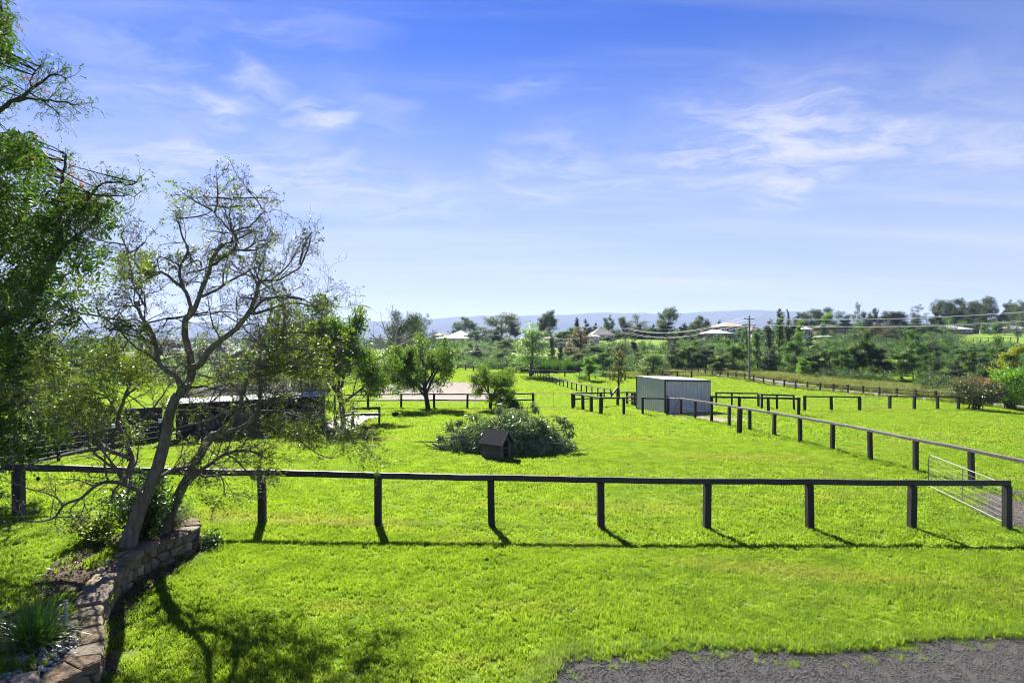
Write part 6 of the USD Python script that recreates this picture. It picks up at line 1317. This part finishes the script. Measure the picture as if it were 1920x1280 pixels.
def blades(r, n, size, h, w, bend=.5, tuft=None):
    p = np.c_[r.uniform(-size / 2, size / 2, (n, 2)), np.zeros(n)]
    if tuft: c = r.uniform(-size / 2, size / 2, (tuft, 2)); p[:, :2] = c[r.integers(tuft, size=n)] + r.normal(0, size * .05, (n, 2))
    a = r.uniform(0, 6.28, n); H = h * r.uniform(.45, 1.25, n); b = r.uniform(.15, 1.0, n) * bend; f_ = r.uniform(0, 6.28, n)
    d = np.c_[np.cos(a), np.sin(a), 0 * a]; s = np.c_[np.cos(f_), np.sin(f_), 0 * a] * w * .5; up = np.array([0, 0, 1.0])
    m1 = p + d * (H * b * .3)[:, None] + up * (H * .55)[:, None]; t = p + d * (H * b)[:, None] + up * (H * (1 - .35 * b))[:, None]
    v = np.stack([p - s, p + s, m1 + s * .8, m1 - s * .8, t], 1).reshape(-1, 3); i = np.arange(n)[:, None] * 5
    return v, np.vstack([i + [0, 1, 2], i + [0, 2, 3], i + [3, 2, 4]])
LODS = [(4.5, 13.0, .5, 1500, .062, .0105), (13.0, 28.0, 1.0, 1900, .068, .019), (28.0, 62.0, 2.0, 1500, .085, .034), (62.0, 150.0, 4.0, 1300, .15, .085)]
gpath = '/World/grass'; PI = UsdGeom.PointInstancer.Define(stage, gpath); tag(PI, 'short bright green grass over the lawns and paddocks', 'grass', kind='stuff')
protos, pos, idx, ori, scl = [], [], [], [], []
def proto(name, v, f, m): usdkit.mesh(stage, f'{gpath}/{name}', (v, f), m); protos.append(f'{gpath}/{name}'); return len(protos) - 1
NOGRASS = shapely.union_all([DRIVE.buffer(-.05), MULCH.buffer(-.12), FOOT.buffer(-.08), ARENA.buffer(-1), ROAD, HROAD, apron.buffer(.1), Polygon([tuple(sA), tuple(sC), tuple(sD), tuple(sB)]).buffer(.1), Polygon([tuple(stL(0, 1.2, 0)[:2]), tuple(stL(L2, 1.2, 0)[:2]), tuple(stL(L2, 6.2, 0)[:2]), tuple(stL(0, 6.2, 0)[:2])]), _wl.buffer(.12), DIRT.buffer(-.2), pw.buffer(.3)])
THIN = shapely.union_all([SHEDLIT, ARENA.buffer(1.5), DIRT.buffer(.3)])
def quat(x, y, yaw):
    e = .4; nx = -(gz(x + e, y) - gz(x - e, y)) / (2 * e); ny = -(gz(x, y + e) - gz(x, y - e)) / (2 * e); nx, ny = np.clip(nx, -.25, .25), np.clip(ny, -.25, .25)
    # tilt to the slope after turning about the vertical: q = q_tilt * q_yaw
    ax = np.stack([-ny, nx, 0 * nx], -1); sn = np.linalg.norm(ax, axis=1) + 1e-9; an = np.arctan(sn); ax = ax / sn[:, None]
    tw_, tv = np.cos(an / 2), ax * np.sin(an / 2)[:, None]; yw, yz = np.cos(yaw / 2), np.sin(yaw / 2)
    w = tw_ * yw - tv[:, 2] * yz; xx = tv[:, 0] * yw + tv[:, 1] * yz; yy = tv[:, 1] * yw - tv[:, 0] * yz; z = tw_ * yz + tv[:, 2] * yw
    return np.c_[w, xx, yy, z]
def put(x, y, pr, s=None, sink=.004):
    k = len(x)
    if not k: return
    pos.append(np.c_[x, y, gz(x, y) - sink]); idx.append(np.asarray(pr)); ori.append(quat(x, y, qr.uniform(0, 6.28, k))); scl.append(np.ones((k, 3)) if s is None else s)
for k_, (y0, y1, sz, nb_, h, w) in enumerate(LODS):
    ids = [proto(f'grass_patch_{"near mid far farthest".split()[k_]}_{"abc"[q]}', *blades(qr, nb_, sz * 1.12, h, w, .8, (110, 120, 130, 140)[k_]), M_blade) for q in range(3)]
    xs = np.arange(-130 if k_ == 3 else -75 if k_ == 2 else -36, 130 if k_ == 3 else 62 if k_ == 2 else 30, sz); ys = np.arange(y0, y1, sz); X, Y = [a.ravel() for a in np.meshgrid(xs + sz / 2, ys + sz / 2)]
    X = X + qr.uniform(-.12, .12, len(X)) * sz; Y = Y + qr.uniform(-.12, .12, len(Y)) * sz
    vis = (np.abs(X) < Y * 1.02 + 2.5); X, Y = X[vis], Y[vis]
    P_ = shapely.points(X, Y); ok = ~shapely.contains(NOGRASS, P_); thin = shapely.contains(THIN, P_); ok &= ~(thin & (qr.uniform(size=len(X)) < .7)); X, Y = X[ok], Y[ok]
    s = np.ones((len(X), 3)); nz = meshkit.fbm(np.c_[X * .35, Y * .35, 0 * X], 3, 21); s[:, 2] = .6 + 1.0 * np.clip(nz, .1, .9) + qr.normal(0, .08, len(X))
    put(X, Y, qr.choice(ids, len(X)), s)
# rank tufts: along the drive's edge, the wall's foot and the fences
tf = [proto(f'grass_tuft_{"abc"[q]}', *blades(qr, 60, .22, .15, .008, 1.2, 5), M_blade) for q in range(3)]
edge = DRIVE.exterior; L_ = []
for s in np.arange(0, edge.length, .03):
    p = edge.interpolate(s)
    if p.y < 9.6 and p.y > 6.6 and p.x < 12: L_.append((p.x + qr.normal(0, .09), p.y + abs(qr.normal(0, .10)) - .03))
L_ = np.array(L_); put(L_[:, 0], L_[:, 1], qr.choice(tf, len(L_)), qr.uniform(.55, 1.15, (len(L_), 1)) * np.ones((1, 3)))
p = scatter_in(DRIVE.intersection(DRIVE.exterior.buffer(.45)).intersection(sbox(-2, 6, 12, 9)), 200, qr); put(p[:, 0], p[:, 1], qr.choice(tf, len(p)), qr.uniform(.25, .6, (len(p), 1)) * np.ones((1, 3)))
p = scatter_in(FOOT.buffer(.18), 130, qr); put(p[:, 0], p[:, 1], qr.choice(tf, len(p)), qr.uniform(.4, .9, (len(p), 1)) * np.ones((1, 3)))
p = scatter_in(MULCH.buffer(.35), 420, qr); put(p[:, 0], p[:, 1], qr.choice(tf, len(p)), qr.uniform(.35, .8, (len(p), 1)) * np.ones((1, 3)))
def along(pts, n, off, sc):
    ln = LineString([tuple(q) for q in pts]); s = qr.uniform(0, ln.length, n); q = np.array([ln.interpolate(a).coords[0] for a in s]) + qr.normal(0, off, (n, 2)); put(q[:, 0], q[:, 1], qr.choice(tf, n), qr.uniform(.5, 1.1, (n, 1)) * sc * np.ones((1, 3)))
along(fr.xy, 500, .12, .8); along(rf.xy, 380, .15, 1.3); along(mf.xy, 200, .2, 1.6); along([c for c in cpts], 260, .25, 1.6); along([tuple(stL(0, -.6, 0)[:2]), tuple(stL(L2, -.6, 0)[:2])], 120, .5, 1.8)
p = np.c_[qr.uniform(-16, 20, 900), qr.uniform(8, 34, 900)]; ok = ~shapely.contains(NOGRASS, shapely.points(p[:, 0], p[:, 1])); p = p[ok]; put(p[:, 0], p[:, 1], qr.choice(tf, len(p)), qr.uniform(.3, .75, (len(p), 1)) * np.ones((1, 3)))
PI.CreatePrototypesRel().SetTargets(protos)
PI.CreateProtoIndicesAttr(Vt.IntArray.FromNumpy(np.concatenate(idx).astype(np.int32))); PI.CreatePositionsAttr(Vt.Vec3fArray.FromNumpy(np.vstack(pos).astype(np.float32)))
o_ = np.vstack(ori); PI.CreateOrientationsAttr(Vt.QuathArray([Gf.Quath(*map(float, q)) for q in o_])); PI.CreateScalesAttr(Vt.Vec3fArray.FromNumpy(np.vstack(scl).astype(np.float32)))
print('grass instances', len(o_))

def instancer(name, label, cat, meshes, P, S, m, yaw=True):
    I = UsdGeom.PointInstancer.Define(stage, fresh('/World', name)); tag(I, label, cat, kind='stuff'); pr = []
    for k_, (v, f) in enumerate(meshes): q = f'{I.GetPath()}/{name}_clump' + (f'_{k_:03d}' if k_ else ''); usdkit.mesh(stage, q, (v, f), m[k_] if isinstance(m, list) else m); pr.append(q)
    I.CreatePrototypesRel().SetTargets(pr); n = len(P); I.CreateProtoIndicesAttr(Vt.IntArray.FromNumpy(qr.integers(0, len(pr), n).astype(np.int32)))
    I.CreatePositionsAttr(Vt.Vec3fArray.FromNumpy(np.asarray(P, np.float32))); a = qr.uniform(0, 6.28, n) * yaw; I.CreateOrientationsAttr(Vt.QuathArray([Gf.Quath(float(math.cos(x / 2)), 0, 0, float(math.sin(x / 2))) for x in a]))
    I.CreateScalesAttr(Vt.Vec3fArray.FromNumpy(np.asarray(S, np.float32))); return I
# loose stones of the drive
st_ = []
for q in range(3):
    k = MB(); b8 = trimesh.creation.icosphere(0, 1.0)
    for _ in range(330):
        s = qr.uniform(.004, .011); vv = b8.vertices * s * qr.uniform(.6, 1.3, 3); k.add(vv @ trimesh.transformations.random_rotation_matrix(qr.uniform(size=3))[:3, :3] + [*qr.uniform(-.22, .22, 2), s * .4], b8.faces)
    g = k.get(); st_.append((g.vertices, g.faces))
xs, ys = np.meshgrid(np.arange(-.5, 12, .4), np.arange(5.6, 9.4, .4)); p = np.c_[xs.ravel(), ys.ravel()]; p = p[shapely.contains(DRIVE.buffer(.05), shapely.points(p[:, 0], p[:, 1]))]
M_stn = mat('loose_gravel_stones', (0.036, 0.034, 0.033), (0.17, 0.163, 0.153), scale=60, rough=.8, spec=.3, detail=2)
instancer('gravel', 'loose dark grey gravel stones on the drive', 'gravel', st_, np.c_[p, gz(p[:, 0], p[:, 1]) + .014], np.ones((len(p), 3)), M_stn)
p = scatter_in(DIRT, 130, qr); instancer('gravel', 'pale stones on the bare dirt behind the open pipe gate', 'gravel', st_[:1], np.c_[p, gz(p[:, 0], p[:, 1]) + .012], np.full((len(p), 3), 1.6), M_dirt)

# roadside weeds, reeds and undergrowth
wd = [blades(qr, 110, 1.1, .85, .03, .8, 9) for _ in range(2)]
WEED = shapely.union_all([strip(6.6, 17, 30), strip(-.9, 1.3, 30)]); p = scatter_in(strip(6.6, 17, 30), 2600, qr); p2 = scatter_in(strip(-.8, 1.4, 30), 620, qr)
P_ = np.vstack([p, p2]); S_ = np.r_[qr.uniform(.7, 1.4, len(p)), qr.uniform(.35, .85, len(p2))]
instancer('roadside_weeds', 'tall yellowish weeds in strips along both sides of the road', 'weeds', wd, np.c_[P_, gz(P_[:, 0], P_[:, 1]) - .05], S_[:, None] * np.ones((1, 3)), M_weed)
rgh = gp([(1174, 711), (1258, 709), (1340, 706), (1330, 697), (1240, 694), (1180, 700)]); p = scatter_in(rgh, 420, qr); instancer('rough_grass', 'rank pale grass in the corner beyond the shed roof', 'grass', wd, np.c_[p, gz(p[:, 0], p[:, 1]) - .05], qr.uniform(.5, 1.3, (len(p), 1)) * np.ones((1, 3)), M_weed)
rd = [blades(qr, 130, 1.5, 2.5, .05, .35, 12) for _ in range(2)]; rp_ = gp([(1008, 697), (1085, 697), (1120, 694), (1110, 690), (1008, 690)]); p = scatter_in(rp_.buffer(4), 650, qr)
instancer('reeds', 'dense tall green reeds behind the far paddock fence', 'reeds', rd, np.c_[p, gz(p[:, 0], p[:, 1]) - .1], qr.uniform(.7, 1.2, (len(p), 1)) * np.ones((1, 3)), LEAF['reed'])
ug = []
for q in range(3):
    c = qr.normal(0, 1, (17, 3)) * [1.25, 1.25, .6] + [0, 0, 1.0]; c = c[c[:, 2] > .1]; ug.append(leaves(qr, c, 85, .55, .2, .45, .2))
U = []
def belt(px0, px1, Y0, Y1, n, s0, s1):
    x = qr.uniform(px0, px1, n); Y = qr.uniform(Y0, Y1, n); X = (x - 960) / F * Y; U.append(np.c_[X, Y, gz(X, Y) - .2, qr.uniform(s0, s1, n)])
a_ = strip(17.5, 23, 10); p = scatter_in(a_, 190, qr); p = p[(np.abs(p[:, 0] / p[:, 1] * F + 960 - 1697) > 26) | (p[:, 1] > 200)]; U.append(np.c_[p, gz(p[:, 0], p[:, 1]) - .2, qr.uniform(.6, 1.15, len(p))])
belt(1060, 1300, 133, 178, 130, .8, 1.7); belt(860, 1000, 140, 235, 110, .9, 1.8); belt(1280, 1640, 140, 205, 110, .8, 1.6); belt(1700, 1930, 110, 150, 60, .6, 1.2)
belt(1060, 1330, 242, 262, 70, 1.2, 2.4); belt(1450, 1780, 240, 275, 110, 1.3, 2.8); belt(1770, 1930, 272, 300, 70, 1.6, 3.2); belt(1560, 1795, 150, 228, 130, .9, 1.9); belt(1700, 1940, 150, 190, 90, .6, 1.2); belt(1080, 1330, 168, 186, 45, .9, 1.6); belt(760, 935, 195, 272, 100, .8, 1.9); belt(640, 800, 110, 190, 70, .8, 1.6); belt(0, 640, 90, 320, 150, .8, 2.2); belt(1700, 1930, 76, 98, 30, .7, 1.2)
U = np.vstack(U); instancer('undergrowth', 'dark scrubby undergrowth massed below and between the distant trees', 'undergrowth', ug, U[:, :3], U[:, 3:] * np.ones((1, 3)), [LEAF['belt'], LEAF['dark'], LEAF['belt']])
fx = qr.uniform(-1, 1, 1500); fY = qr.uniform(480, 2600, 1500); fx = fx * fY * .95; keep = (fx < -.08 * fY) ; fx, fY = fx[keep], fY[keep]
fg = [leaves(qr, (lambda c: c[c[:, 2] > .2])(qr.normal(0, 1, (26, 3)) * [3.4, 3.4, 1.6] + [0, 0, 3.4]), 9, 1.5, 1.6, .5, .2) for _ in range(2)]
instancer('far_woodland', 'far off dark bushland across the plain at left', 'woodland', fg, np.c_[fx, fY, gz(fx, fY) - .5], qr.uniform(.8, 1.7, (len(fx), 1)) * np.ones((1, 3)), LEAF['dark'])
